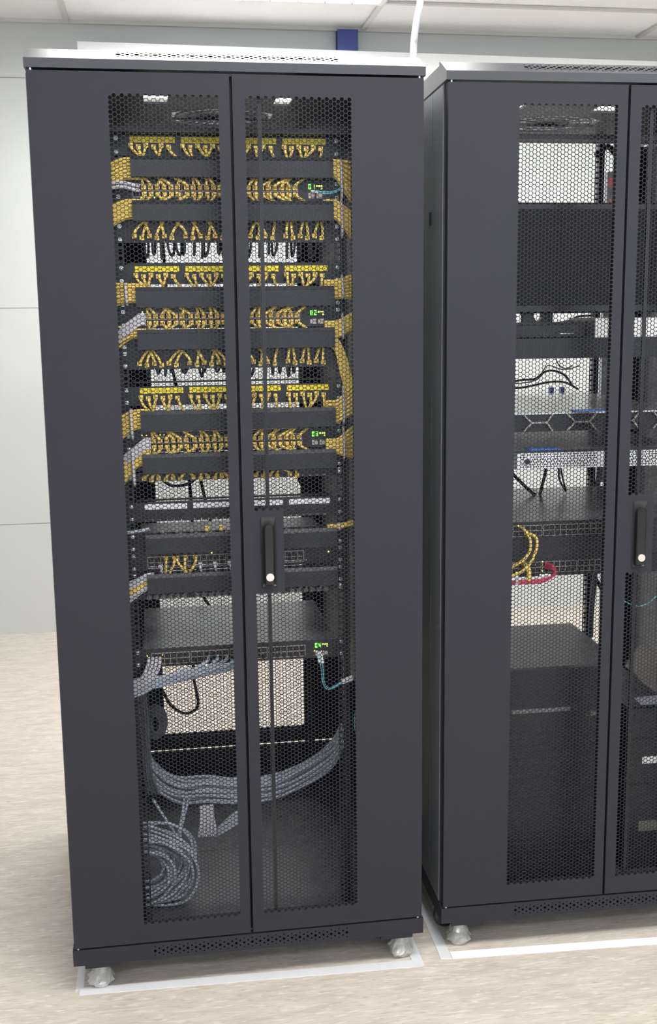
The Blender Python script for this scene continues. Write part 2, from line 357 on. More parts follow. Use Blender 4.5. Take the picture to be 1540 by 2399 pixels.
# ---------------------------------------------------------------- perforated sheets
def hex_sheet(x0, z0, ncol, nrow, a, wire, y0, y1, solid=None):
    """flat-top hexagon perforation; returns vertex/face arrays, exact borders x0..x1, z0..z1"""
    h = a*math.sqrt(3)/2; k = (h-wire/2)/h
    vs = []; fs = []; n = 0
    co = [(1, 0), (.5, 1), (-.5, 1), (-1, 0), (-.5, -1), (.5, -1)]   # unit a / h
    for c in range(ncol):
        cx = x0+a+1.5*a*c; off = h if c % 2 else 0.0
        for r in range(nrow):
            cz = z0+h+2*h*r+off
            O = [(cx+p*a, cz+q*h) for p, q in co]
            if solid and solid(cx, cz):
                vs += [(p, y0, q) for p, q in O]+[(p, y1, q) for p, q in O]
                fs += [(n+0, n+5, n+4, n+3, n+2, n+1), (n+6, n+7, n+8, n+9, n+10, n+11)]; n += 12; continue
            I = [(cx+p*a*k, cz+q*h*k) for p, q in co]
            vs += [(p, y0, q) for p, q in O]+[(p, y0, q) for p, q in I]+[(p, y1, q) for p, q in I]+[(p, y1, q) for p, q in O]
            for i in range(6):
                j = (i+1) % 6
                fs.append((n+i, n+6+i, n+6+j, n+j)); fs.append((n+6+i, n+12+i, n+12+j, n+6+j)); fs.append((n+12+i, n+18+i, n+18+j, n+12+j))
            n += 24
    x1 = x0+2*a+1.5*a*(ncol-1); z1 = z0+2*h*nrow+h
    def fill(poly):
        nonlocal n
        m_ = len(poly)
        vs.extend([(p, y0, q) for p, q in poly]+[(p, y1, q) for p, q in poly])
        fs.append(tuple(range(n, n+m_))); fs.append(tuple(range(n+2*m_-1, n+m_-1, -1))); n += 2*m_
    for c in range(ncol):
        cx = x0+a+1.5*a*c
        if c % 2 == 0:
            t = z0+2*h*nrow; l = cx-a if c > 0 else x0; r = min(cx+a, x1)
            fill([(cx-a/2, t), (cx+a/2, t), (r, t+h), (l, t+h)])
        else:
            t = z0+h; r = min(cx+a, x1)
            fill([(cx+a/2, t), (cx-a/2, t), (cx-a, z0), (r, z0)])
    for side, cc in ((0, 0), (1, ncol-1)):
        off = h if cc % 2 else 0; cx = x0+a+1.5*a*cc; sg = -1 if side == 0 else 1
        for r in range(nrow+1):
            zb = z0+off+2*h*r
            pts = [(cx+sg*a, min(zb+h, z1)), (cx+sg*a/2, zb), (cx+sg*a, max(zb-h, z0))]
            fill(pts if sg > 0 else pts)
        # corner leftovers
    return vs, fs, x1, z1
HA = 0.0051625; HH = HA*math.sqrt(3)/2
NC, NR = 28, 198
PZ0 = 0.164; PZ1 = PZ0+HH*(2*NR+1)
def fast_mesh(name, vs, fs, origin):
    me = bpy.data.meshes.new(name); v = np.array(vs, dtype=np.float32)-np.array(origin, dtype=np.float32)
    lens = np.fromiter((len(f) for f in fs), dtype=np.int32, count=len(fs)); idx = np.concatenate([np.array(f, dtype=np.int32) for f in fs]) if False else np.fromiter((i for f in fs for i in f), dtype=np.int32)
    me.vertices.add(len(v)); me.vertices.foreach_set('co', v.ravel()); me.loops.add(len(idx)); me.loops.foreach_set('vertex_index', idx)
    me.polygons.add(len(lens)); st = np.zeros(len(lens), dtype=np.int32); st[1:] = np.cumsum(lens)[:-1]
    me.polygons.foreach_set('loop_start', st); me.update(calc_edges=True); me.polygons.foreach_set('use_smooth', [False]*len(lens)); me.validate(); return me
def door_mesh(name, x0, x1, px0, z0, z1, solid, origin, ysheet=0.0, depth=0.02, ncol=NC, pz0=PZ0, nrow=NR, wire=0.0012):
    vs, fs, px1, pz1 = hex_sheet(px0, pz0, ncol, nrow, HA, wire, ysheet, ysheet+0.0014, solid)
    mb = MB(); y0, y1 = ysheet, ysheet+depth
    mb.box(x0, px0, y0, y1, z0, z1); mb.box(px1, x1, y0, y1, z0, z1)
    mb.box(px0, px1, y0, y1, z0, pz0); mb.box(px0, px1, y0, y1, pz1, z1)
    o = len(vs); vs = vs+list(mb.v); fs = fs+[tuple(i+o for i in f) for f in mb.f]
    return fast_mesh(name, vs, fs, origin)
DZ0, DZ1 = 0.121, 1.979
cut = lambda x, z: (0.411 < x < 0.4905) and (0.912 < z < 1.098)
ORG = (0.4, 0.5, 0.0)
me_dl = door_mesh('door_sheet', 0.004, 0.3972, 0.157, DZ0, DZ1, None, ORG)
me_dr = door_mesh('door_sheet', 0.4028, 0.796, 0.4265, DZ0, DZ1, cut, ORG)
me_rear = door_mesh('rear_door_sheet', 0.02, 0.78, 0.218, 0.2375, 1.97, None, ORG, ysheet=0.845, depth=0.012, ncol=54, pz0=0.283, nrow=182, wire=0.0011)
for me in (me_dl, me_dr, me_rear): me.materials.append(PAINT)

def ladder(mb, x0, x1, y0, y1, z0, z1, pitch=0.01482, bar=0.005):
    mb.box(x0, x0+0.003, y0, y1, z0, z1); mb.box(x1-0.003, x1, y0, y1, z0, z1)
    z = z0
    while z < z1: mb.box(x0+0.003, x1-0.003, y0, y1, z, min(z+bar, z1)); z += pitch
    return mb

def build_rack(rk, label):
    R = Thing('server_rack', label, 'server rack', rk, ORG, 'network cabinets standing side by side')
    # frame
    f = MB()
    for x in (0.002, 0.768):
        f.box(x, x+0.03, 0.028, 0.062, 0.117, 1.981); f.box(x, x+0.03, 0.81, 0.842, 0.10, 1.975)
    f.box(0.034, 0.766, 0.085, 0.121, 1.880, 1.891); f.box(0.034, 0.766, 0.126, 0.14, 1.868 if rk == 0 else 1.88, 1.893)
    f.box(0.034, 0.766, 0.028, 0.06, 1.955, 1.978)
    R.part('frame', f, INNER)
    R.part('gap_blocker', MB().box(0.390, 0.410, 0.023, 0.026, 0.119, 1.979), GAPM)  # strip added behind the door gap so no light shows through
    f2 = MB().box(0.034, 0.766, 0.0845, 0.0850, 1.9035, 1.9060).box(0.034, 0.766, 0.0845, 0.0850, 1.895, 1.8960)
    # side panels with the front post seam
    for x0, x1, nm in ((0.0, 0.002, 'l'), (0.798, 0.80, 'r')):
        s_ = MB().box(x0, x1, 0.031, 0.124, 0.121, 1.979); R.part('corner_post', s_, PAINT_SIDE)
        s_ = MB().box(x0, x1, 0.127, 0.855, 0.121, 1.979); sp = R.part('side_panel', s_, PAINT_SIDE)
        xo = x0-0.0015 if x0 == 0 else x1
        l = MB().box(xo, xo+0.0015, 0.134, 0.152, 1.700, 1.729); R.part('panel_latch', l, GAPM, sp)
    # blocks added only to keep the inside dark, shaped like vertical cable ducts
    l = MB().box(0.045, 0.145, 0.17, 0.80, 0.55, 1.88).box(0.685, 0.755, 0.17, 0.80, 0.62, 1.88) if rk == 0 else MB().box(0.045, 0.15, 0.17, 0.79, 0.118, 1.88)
    R.part('dark_liner', l, INNER)
    # top cover: front bevel and body shell, roof plate with round fan grille and cable openings
    t = MB()
    t.prism([(0, 1.984), (0, 2.002), (0.058, 2.031), (0.066, 2.031), (0.066, 1.984)], 0.0, 0.8, 'x')
    t.box(0.0, 0.02, 0.066, 0.86, 1.984, 2.024); t.box(0.78, 0.80, 0.066, 0.86, 1.984, 2.024); t.box(0.02, 0.78, 0.85, 0.86, 2.003, 2.024)
    tc = R.part('top_cover', t, TOPP)
    vh = MB(); rnd = random.Random(3)
    n = 49
    for i in range(n):
        x = 0.181+i*(0.438/(n-1))
        for j, q in enumerate((0.22, 0.36, 0.5, 0.64, 0.78)):
            if (i+j) % 2: continue
            r = (0.0012, 0.0021, 0.0034, 0.0021, 0.0012)[j]
            if j == 2 and i % 4 == 2: r = 0.0026
            y = 0.006+0.052*q; z = 2.002+0.029*(y/0.058); nrm = Vector((0, -0.447, 0.894))
            vh.cyl(Vector((x, y, z))-nrm*0.001, Vector((x, y, z))+nrm*0.0003, r*1.5, n=8)
    R.part('vent_holes', vh, VOID, tc)
    t = MB(); z0, z1 = 1.998, 2.003
    xs = [0.02, 0.227, 0.283, 0.29, 0.54, 0.555, 0.61, 0.78] ; ys = [0.066, 0.325, 0.430, 0.483, 0.718, 0.85]
    holes = lambda x, y: (0.295 < x < 0.545 and 0.483 < y < 0.718) or (0.325 < y < 0.43 and ((0.227 < x < 0.283) or ((0.53 if rk == 0 else 0.466) < x < (0.57 if rk == 0 else 0.545))))
    xs = [0.02, 0.227, 0.283, 0.295, 0.466, 0.53, 0.545, 0.57, 0.78]
    for i in range(len(xs)-1):
        for j in range(len(ys)-1):
            if holes((xs[i]+xs[i+1])/2, (ys[j]+ys[j+1])/2): continue
            t.box(xs[i], xs[i+1], ys[j], ys[j+1], z0, z1)
    rp = R.part('roof_plate', t, INNER)
    g = MB(); cx, cy = 0.42, 0.6005
    for r in (0.03, 0.055, 0.085, 0.115):
        for k in range(36): a0, a1 = 2*PI*k/36, 2*PI*(k+1)/36; am = (a0+a1)/2; g.obox((cx+r*math.cos(am), cy+r*math.sin(am), 2.0005), Vector((-math.sin(am), math.cos(am), 0))*(r*0.09), Vector((math.cos(am), math.sin(am), 0))*0.0018, (0, 0, 0.0015))
    for k in range(30 if rk == 0 else 14):
        am = 2*PI*k/(30 if rk == 0 else 14); g.obox((cx+0.073*math.cos(am), cy+0.073*math.sin(am), 2.0005), Vector((math.cos(am), math.sin(am), 0))*0.044, Vector((-math.sin(am), math.cos(am), 0))*0.0025, (0, 0, 0.0014))
    g.cyl((cx, cy, 1.998), (cx, cy, 2.003), 0.026, n=20)
    g.box(cx-0.125, cx+0.125, cy-0.004, cy+0.004, 1.992, 1.998)
    for sx, sy in ((-1, -1), (-1, 1), (1, -1), (1, 1)): g.prism([(cx+sx*0.125, cy+sy*0.1175), (cx+sx*0.06, cy+sy*0.1175), (cx+sx*0.125, cy+sy*0.06)], 1.9985, 2.0025, 'z')
    R.part('fan_grille', g, INNER, rp)
    # bottom
    p = MB().bbox(0.0, 0.8, 0.0, 0.99, 0.079, 0.1165, 0.001) if False else MB()
    p.box(0, 0.8, 0.0, 0.02, 0.079, 0.1165).box(0, 0.02, 0.02, 0.86, 0.079, 0.1165).box(0.78, 0.8, 0.02, 0.86, 0.079, 0.1165).box(0.02, 0.78, 0.84, 0.86, 0.079, 0.1165)
    for x in (0.025, 0.70): p.box(x, x+0.075, 0.001, 0.09, 0.070, 0.079)
    pl = R.part('plinth', p, PAINT)
    vh = MB()
    for i in range(n):
        x = 0.181+i*(0.438/(n-1))
        for j, q in enumerate((-0.0105, -0.0055, 0, 0.0055, 0.0105)):
            if (i+j) % 2: continue
            vh.cyl((x, 0.002, 0.0985+q), (x, -0.0002, 0.0985+q), (0.0014, 0.0022, 0.0030, 0.0022, 0.0014)[j]*(1.0 if i % 4 else 1.15), n=6)
    R.part('vent_holes', vh, VOID, pl)
    b = MB().box(0.02, 0.78, 0.02, 0.455, 0.096, 0.100).box(0.02, 0.78, 0.458, 0.84, 0.096, 0.100).box(0.02, 0.78, 0.0205, 0.105, 0.1, 0.104)
    R.part('bottom_plate', b, PLATE)
    for x in (0.012, 0.788):
        R.part('hinge_pin', MB().cyl((x, 0.006, 0.1165), (x, 0.006, 0.1215), 0.0042, n=8), ZINC); R.part('hinge_pin', MB().cyl((x, 0.006, 1.979), (x, 0.006, 1.984), 0.003, n=8), ZINC)
    # 19 inch mounting rails
    for nm, y in (('front', 0.122), ('rear', 0.80)):
        for sd in (0, 1):
            xa = 0.1585 if sd == 0 else 0.6255
            if nm == 'rear' and sd == 1: xa = 0.633
            rr = MB(); zt_ = 1.88 if nm == 'front' else 1.995; ladder(rr, xa, xa+0.016, y, y+0.002, 0.105, zt_)
            xo = xa-0.012 if sd == 0 else xa+0.016
            rr.box(xo, xo+0.012, y, y+0.03, 0.105, zt_)
            R.part('mounting_rail', rr, PANEL)
    # doors
    for me, nm, xh in ((me_dl, 'door', None), (me_dr, 'door', 1)):
        d = bpy.data.objects.new('front_door', me); R.link(d)
        if xh:
            hp = MB(); x0, x1, z0_, z1_ = 0.4395, 0.4735, 0.925, 1.081
            # recessed escutcheon: raised frame with sloping lips
            hp.add([(x0, -0.0002, z0_), (x1, -0.0002, z0_), (x1, -0.0002, z1_), (x0, -0.0002, z1_), (x0+0.002, -0.004, z0_+0.004), (x1-0.002, -0.004, z0_+0.004), (x1-0.002, -0.004, z1_-0.002), (x0+0.002, -0.004, z1_-0.002),
                    (x0+0.0075, 0.0, z0_+0.012), (x1-0.0075, 0.0, z0_+0.012), (x1-0.0075, 0.0, z1_-0.022), (x0+0.0075, 0.0, z1_-0.022)],
                   [(0, 1, 5, 4), (1, 2, 6, 5), (2, 3, 7, 6), (3, 0, 4, 7), (4, 5, 9, 8), (5, 6, 10, 9), (6, 7, 11, 10), (7, 4, 8, 11), (8, 9, 10, 11)])
            R.part('handle_plate', hp, HANDLE, d)
            h = MB(); xc = 0.4565; r = 0.0105
            prof = [(xc-r, 0.935)]+[(xc+r*math.cos(PI-PI*k/12), 1.0565+r*math.sin(PI-PI*k/12)) for k in range(13)]+[(xc+r, 0.935)]
            ins = [(xc+(a-xc)*0.78, (b-1.0)*0.985+1.0) for a, b in prof]; nn = len(prof)
            V = [(a, -0.002, b) for a, b in prof]+[(a, -0.0135, b) for a, b in prof]+[(a, -0.0165, b) for a, b in ins]
            F = [(i, i+1, nn+i+1, nn+i) for i in range(nn-1)]+[(nn+i, nn+i+1, 2*nn+i+1, 2*nn+i) for i in range(nn-1)]+[tuple(range(2*nn, 3*nn))]+[(nn-1, 0, nn, 2*nn-1), (2*nn-1, nn, 2*nn, 3*nn-1)]
            h.add(V, [tuple(reversed(q)) for q in F]); R.part('handle', h, GLOSS, d)
            lk = MB().cyl((xc+0.0005, -0.013, 0.952), (xc+0.0005, -0.0195, 0.952), 0.0085, n=24); lk.box(xc-0.0005, xc+0.0012, -0.0198, -0.0190, 0.9475, 0.9565)
            R.part('lock_cylinder', lk, COINM, d, label='round nickel lock cylinder')
            rd = MB().box(0.4545, 0.4625, 0.016, 0.022, 0.16, 0.93).box(0.4545, 0.4625, 0.016, 0.022, 1.085, 1.955)
            R.part('locking_rod', rd, PLAST, d)
    if rk == 0:
        d = bpy.data.objects.new('rear_door', me_rear); R.link(d)
        # horizontal folded frame of the rear door with a narrow gap of light
        fr = MB().box(0.05, 0.75, 0.835, 0.844, 0.252, 0.280).box(0.02, 0.78, 0.835, 0.846, 0.10, 0.234).box(0.02, 0.78, 0.80, 0.834, 0.172, 0.180)
        R.part('rear_stiffener', fr, PANEL)
    # feet and castors
    for x in (0.055, 0.757):
        ft = MB(); ft.cyl((x, 0.052, 0.010), (x, 0.052, 0.078), 0.0065, n=14); 
        ft.cyl((x, 0.052, 0.030), (x, 0.052, 0.054), 0.0135, n=6)
        ft.lathe((x, 0.052, 0), [(0.0, 0.001), (0.021, 0.001), (0.0225, 0.008), (0.018, 0.014), (0.010, 0.024), (0.006, 0.028), (0, 0.028)], 20)
        fo = R.part('levelling_foot', ft, ZINC)
        wr = MB(); rn = random.Random(int(x*100)+rk); V = []; nn = 18; lv = [0.0015, 0.012, 0.022, 0.032, 0.044, 0.060]
        rad = [0.022, 0.030, 0.027, 0.021, 0.017, 0.015]
        for a, b in zip(lv, rad):
            for k in range(nn): t = 2*PI*k/nn; q = b*(0.86+0.3*rn.random()); V.append((x+q*math.cos(t), 0.052+q*math.sin(t), a+0.004*rn.random() if a > 0.01 else a))
        wr.add(V, [(j*nn+k, j*nn+(k+1) % nn, (j+1)*nn+(k+1) % nn, (j+1)*nn+k) for j in range(5) for k in range(nn)], False)
        R.part('plastic_wrap', wr, WRAP, fo, label='torn clear plastic film wrapped round the foot')
    for x in (0.033, 0.720):
        for y in (0.135, 0.76):
            cs_ = MB().box(x-0.025, x+0.025, y-0.025, y+0.025, 0.070, 0.079).box(x-0.018, x-0.014, y-0.012, y+0.018, 0.025, 0.07).box(x+0.014, x+0.018, y-0.012, y+0.018, 0.025, 0.07)
            c_ = R.part('castor', cs_, ZINC)
            if x < 0.1 and y < 0.2:   # swivelled sideways, wheel showing its face
                wh = MB().lathe((0.034, 0.095, 0.042), [(0.016, 0.0), (0.026, 0.0), (0.030, 0.004), (0.030, 0.020), (0.026, 0.024), (0.016, 0.024)], 28, 'y')
                R.part('wheel', wh, PLAST, c_); R.part('hub', MB().cyl((0.034, 0.094, 0.042), (0.034, 0.120, 0.042), 0.0158, n=20), TAPE, c_); continue
            wh = MB().lathe((x-0.012, y, 0.0275), [(0.008, 0.0), (0.024, 0.0), (0.0272, 0.004), (0.0272, 0.020), (0.024, 0.024), (0.008, 0.024)], 24, 'x')
            R.part('wheel', wh, PLAST, c_)
            hb = MB().cyl((x-0.0145, y, 0.0275), (x+0.0145, y, 0.0275), 0.013, n=16); R.part('hub', hb, TAPE, c_)
    return R
R1 = build_rack(0, 'black server cabinet on the left, full of yellow patch cables behind mesh doors')
R2 = build_rack(1, 'black server cabinet on the right, cut by the frame, holding servers and a monitor')
# small scratches on the doors
def scratch(rk, x0, z0, x1, z1, label, w_=0.0006):
    d = Vector((x1-x0, 0, z1-z0)); n_ = Vector((-d.z, 0, d.x)).normalized()*w_/2
    single('scratch', MB().obox(((x0+x1)/2, -0.0002, (z0+z1)/2), d/2, (0, 0.0001, 0), n_), WSTRIP, label, 'scratch', rk)

# ================================================================ contents of the left cabinet
U = 0.04445; RY_ = 0.122           # face plane of the 19 inch rails
ORD = ['first', 'second', 'third', 'fourth', 'fifth', 'sixth', 'seventh', 'eighth', 'ninth', 'tenth', 'eleventh', 'twelfth', 'thirteenth', 'fourteenth', 'fifteenth',
       'sixteenth', 'seventeenth', 'eighteenth', 'nineteenth', 'twentieth', 'twenty-first', 'twenty-second', 'twenty-third', 'twenty-fourth', 'twenty-fifth', 'twenty-sixth', 'twenty-seventh', 'twenty-eighth', 'twenty-ninth', 'thirtieth']
def slot(n): return 1.8345-n*U      # top of rack unit n
PORTX = [0.1975+0.107*b+0.01565*i for b in range(4) for i in range(6)]
def screws(T, zt, zb, y=RY_-0.002):
    for x in (0.1675, 0.6325):
        for z in (zt-0.0075, zb+0.0075):
            s_ = MB(); s_.cyl((x, y, z), (x, y-0.0025, z), 0.0042, n=10); s_.cyl((x, y-0.0025, z), (x, y-0.0035, z), 0.0030, 0.0015, n=10)
            s_.box(x-0.0035, x+0.0035, y-0.0004, y+0.0006, z-0.0035, z+0.0035)
            T.part('screw', s_, ZINC)
def face_panel(mb, zb, zt, y=RY_-0.002, th=0.002, x0=0.1587, x1=0.6413, depth=0.0):
    mb.box(x0, x1, y, y+th, zb, zt)
    return mb
def patch_panel(rk, zt, label, strip=None, nums=True, group='patch panels in the left cabinet', jack=True, tall=0.0415):
    zb = zt-tall; T = Thing('patch_panel', label, 'patch panel', rk, (0.4, RY_, (zt+zb)/2), group)
    b = MB(); face_panel(b, zb, zt); b.box(0.178, 0.622, RY_, RY_+0.035, zb+0.004, zt-0.004); T.part('panel_body', b, PANEL)
    for k in range(4):
        x0 = 0.1955+0.107*k; x1 = x0+0.0935
        if strip is not None:
            st = T.part('label_strip', MB().box(x0, x1, RY_-0.0045, RY_-0.002, zt-0.0155, zt-0.0035), strip)
            if strip is STRIP:
                nm = MB()
                for i in range(6): digits('%02d' % (6*k+i+1), x0+0.0085+0.01525*i, RY_-0.0047, zt-0.0125, 0.0072, nm)
                T.part('port_numbers', nm, INK, st)
        if jack:
            j = MB()
            for i in range(6):
                xc = PORTX[6*k+i]; j.box(xc-0.0058, xc+0.0058, RY_-0.0042, RY_-0.002, zb+0.0055, zb+0.0185)
            J = T.part('jack_block', j, PLAST)
            j = MB()
            for i in range(6): xc = PORTX[6*k+i]; j.box(xc-0.0042, xc+0.0042, RY_-0.0044, RY_-0.0042, zb+0.007, zb+0.0165)
            T.part('jack_openings', j, HOLE, J)
    if nums:
        nm = MB()
        for i in range(24): digits('%d' % (i+1), PORTX[i], RY_-0.0022, zb+0.0003, 0.0062, nm)
        T.part('port_numbers', nm, WINK)
    screws(T, zt, zb)
    return T
def cable_manager(rk, zt, label, group='cable managers in the left cabinet', front=0.088):
    zb = zt-0.0435; T = Thing('cable_manager', label, 'cable manager', rk, (0.4, RY_, (zt+zb)/2), group)
    b = MB(); face_panel(b, zb, zt); T.part('back_plate', b, PANEL)
    c = MB(); ch = 0.0075
    c.prism([(front+0.006, zt), (front+0.001, zt-ch), (front, zt-ch-0.001), (front, zb+0.0015), (front+0.003, zb), (front+0.006, zb), (front+0.006, zb+0.003), (front+0.0045, zb+0.004), (front+0.0045, zt-0.008), (front+0.010, zt-0.0015), (front+0.010, zt)], 0.1955, 0.6205, 'x')
    T.part('cover', c, COVER)
    f = MB()
    for k in range(13):
        x = 0.205+0.0338*k
        for z0, z1 in ((zt-0.004, zt-0.001), (zb+0.001, zb+0.004)): f.box(x-0.003, x+0.003, front+0.010, RY_-0.002, z0, z1)
    T.part('fingers', f, PLAST)
    screws(T, zt, zb)
    return T
def seven_seg(mb, ch, x, z, h):
    w_ = h*0.5; t = h*0.15; S = {'0': 'abcdef', '1': 'bc', '2': 'abged', '3': 'abgcd', '4': 'fgbc', '5': 'afgcd', '8': 'abcdefg'}[ch]
    seg = {'a': (0, w_, h-t, h), 'g': (0, w_, h/2-t/2, h/2+t/2), 'd': (0, w_, 0, t), 'f': (0, t, h/2, h), 'e': (0, t, 0, h/2), 'b': (w_-t, w_, h/2, h), 'c': (w_-t, w_, 0, h/2)}
    for c in S: a, b, p, q = seg[c]; mb.box(x+a, x+b, RY_-0.0034, RY_-0.0024, z+p, z+q)
def switch(rk, zt, label, disp='01', depth=0.36, lid=DEVG, group='network switches in the left cabinet', ports=48, zp=None, frame=True, leds=()):
    zb = zt-0.0435; T = Thing('network_switch', label, 'network switch', rk, (0.4, RY_, (zt+zb)/2), group)
    b = MB(); b.box(0.18, 0.62, RY_-0.002, RY_+depth, zb, zt); T.part('housing', b, lid if lid is not None else PANEL)
    T.part('mounting_ear', MB().box(0.1587, 0.1795, RY_-0.002, RY_, zb, zt), PANEL); T.part('mounting_ear', MB().box(0.6205, 0.6413, RY_-0.002, RY_, zb, zt), PANEL)
    fz = T.part('front_fascia', MB().box(0.1795, 0.6205, RY_-0.003, RY_-0.002, zb+0.0005, zt-0.0005), PANEL)
    nb = 4; per = 6; x0 = 0.198
    for k in range(nb):
        bx = x0+0.0885*k
        p = MB(); zc = (zt+zb)/2-0.002
        for r in (-1, 0, 1): p.box(bx, bx+0.0845, RY_-0.0048, RY_-0.003, zc+r*0.0128-0.0009, zc+r*0.0128+0.0009)
        for i in range(7): xx = bx+0.0843*i/6; p.box(xx-0.0006, xx+0.0006, RY_-0.0048, RY_-0.003, zc-0.0128, zc+0.0128)
        T.part('port_frame', p, PORTF)
        h = MB().box(bx+0.0004, bx+0.084, RY_-0.0034, RY_-0.003, zc-0.0126, zc+0.0126); T.part('port_sockets', h, HOLE)
    if disp:
        d = MB(); seven_seg(d, disp[0], 0.571, zt-0.0185, 0.0105); seven_seg(d, disp[1], 0.5795, zt-0.0185, 0.0105); T.part('digit_display', d, LEDG)
        l = MB()
        for dx, dz in ((0.588, -0.010), (0.593, -0.010), (0.598, -0.010), (0.598, -0.0155)): l.box(dx, dx+0.003, RY_-0.0034, RY_-0.0024, zt+dz-0.003, zt+dz)
        T.part('status_leds', l, LEDY)
        w_ = MB().box(0.5705, 0.584, RY_-0.0045, RY_-0.003, zb+0.006, zb+0.017).box(0.588, 0.601, RY_-0.0045, RY_-0.003, zb+0.006, zb+0.017); T.part('uplink_sockets', w_, PORTF)
    rn = random.Random(int(zt*1000))
    ly = MB(); la = MB()
    for (xx, zz, c) in leds: (ly if c == 'y' else la).box(xx-0.0012, xx+0.0012, RY_-0.0052, RY_-0.003, zz-0.0012, zz+0.0012)
    if ly.v: T.part('green_port_leds', ly, LEDY)
    if la.v: T.part('amber_port_leds', la, LEDA)
    screws(T, zt, zb)
    return T

ROWN = ['topmost', 'second', 'third']
TOPS = {'A': [1.879, 1.6145, 1.3565], 'B': [slot(3), slot(9), slot(15)+0.003]}
ORDP = ['topmost', 'second', 'third', 'fourth', 'fifth', 'sixth', 'seventh', 'eighth']
for i in range(3):
    patch_panel(0, TOPS['A'][i], '%s patch panel with yellow numbered label strips in the left cabinet' % ROWN[i], STRIP, nums=False)
    patch_panel(0, TOPS['B'][i], 'black patch panel with unlabelled top, %s of its kind, above an open gap' % ROWN[i], None, tall=0.0415 if i < 2 else 0.022, jack=(i < 2))
patch_panel(0, 1.1015, 'patch panel with white label strips and nothing plugged in, left cabinet', WSTRIP, tall=0.043)
patch_panel(0, slot(21)+0.001, 'lowest patch panel in the left cabinet, packed with dusty grey plugs', None, nums=False, tall=0.020, jack=False)
for i, n in enumerate((0, 2, 6, 8, 12, 14, 18, 20)):
    cable_manager(0, slot(n)-0.0008+(0.004 if n in (12,) else 0), 'black horizontal cable manager, %s from the top in the left cabinet' % ORDP[i])
def led_row(zt, xs, lo=True):
    out = []
    for k, x in enumerate(xs): out.append((x, zt-0.0375 if lo else zt-0.006, 'yaayaay'[k % 7]))
    return out
SW = [slot(1), slot(7), slot(13)]
switch(0, SW[0], 'upper of three yellow-cabled switches, green digits 01, left cabinet', '01', lid=None, leds=led_row(SW[0], (0.215, 0.228, 0.234, 0.243, 0.262, 0.272, 0.31, 0.43)))
switch(0, SW[1], 'middle of three yellow-cabled switches, green digits 02, left cabinet', '02', lid=None, leds=[(0.208, SW[1]-0.008, 'y'), (0.208, SW[1]-0.030, 'y'), (0.222, SW[1]-0.031, 'a'), (0.33, SW[1]-0.029, 'y'), (0.378, SW[1]-0.029, 'y')])
switch(0, SW[2], 'lower of three yellow-cabled switches, green digits 03, left cabinet', '03', lid=None, leds=[(0.196, SW[2]-0.006, 'y'), (0.206, SW[2]-0.006, 'a'), (0.219, SW[2]-0.006, 'a'), (0.236, SW[2]-0.006, 'y'), (0.244, SW[2]-0.006, 'a'), (0.208, SW[2]-0.029, 'a')])
t5 = switch(0, slot(19), 'switch with five yellow cables and a silver lower edge, left cabinet', None, lid=None, leds=[(0.605, slot(19)-0.016, 'y'), (0.34, slot(19)-0.007, 'y')])
t5.part('silver_edge', MB().box(0.20, 0.555, RY_-0.0048, RY_-0.003, slot(19)-0.0335, slot(19)-0.0322), ZINC)
switch(0, 0.7675, 'lowest switch showing green digits 05, grey lid visible, left cabinet', '05', depth=0.36, leds=[(0.188, 0.752, 'y'), (0.200, 0.749, 'y'), (0.222, 0.753, 'a'), (0.569, 0.742, 'y')])

# ---- patch cables: boot at the port, cable bending into the manager
def patch_cable(xp, zp, xs, zs, zmid, label, group, m=YEL, front=0.100, r=0.0031, name='patch_cable', boot=True):
    mb = MB(); s_ = 1 if zs > zp else -1
    if boot: mb.box(xp-0.0048, xp+0.0048, RY_-0.016, RY_-0.003, zp-0.0045, zp+0.0045)
    jy = random.uniform(-0.002, 0.003); jx = random.uniform(-0.0015, 0.0015)
    mb.tube([(xp, RY_-0.010, zp), (xp+jx, front-0.001+jy, zp+s_*0.003), (xp+(xs-xp)*0.35+jx, front-0.002+jy, zp+(zs-zp)*0.45), (xs-(xs-xp)*0.12, front+0.003+jy, zp+(zs-zp)*0.8), (xs, front+0.006, zs)],
            r, n=7, res=4, taper=lambda t: 1.55-0.9*min(1, t*3.2) if t < 0.17 else 1.0)
    return single(name, mb, m, label, 'cable', 0, org=(xp, RY_-0.003, zp), group=group)
SLX = [0.222+0.0338*k for k in range(12)]
def near(x): return min(SLX, key=lambda s_: abs(s_-x))
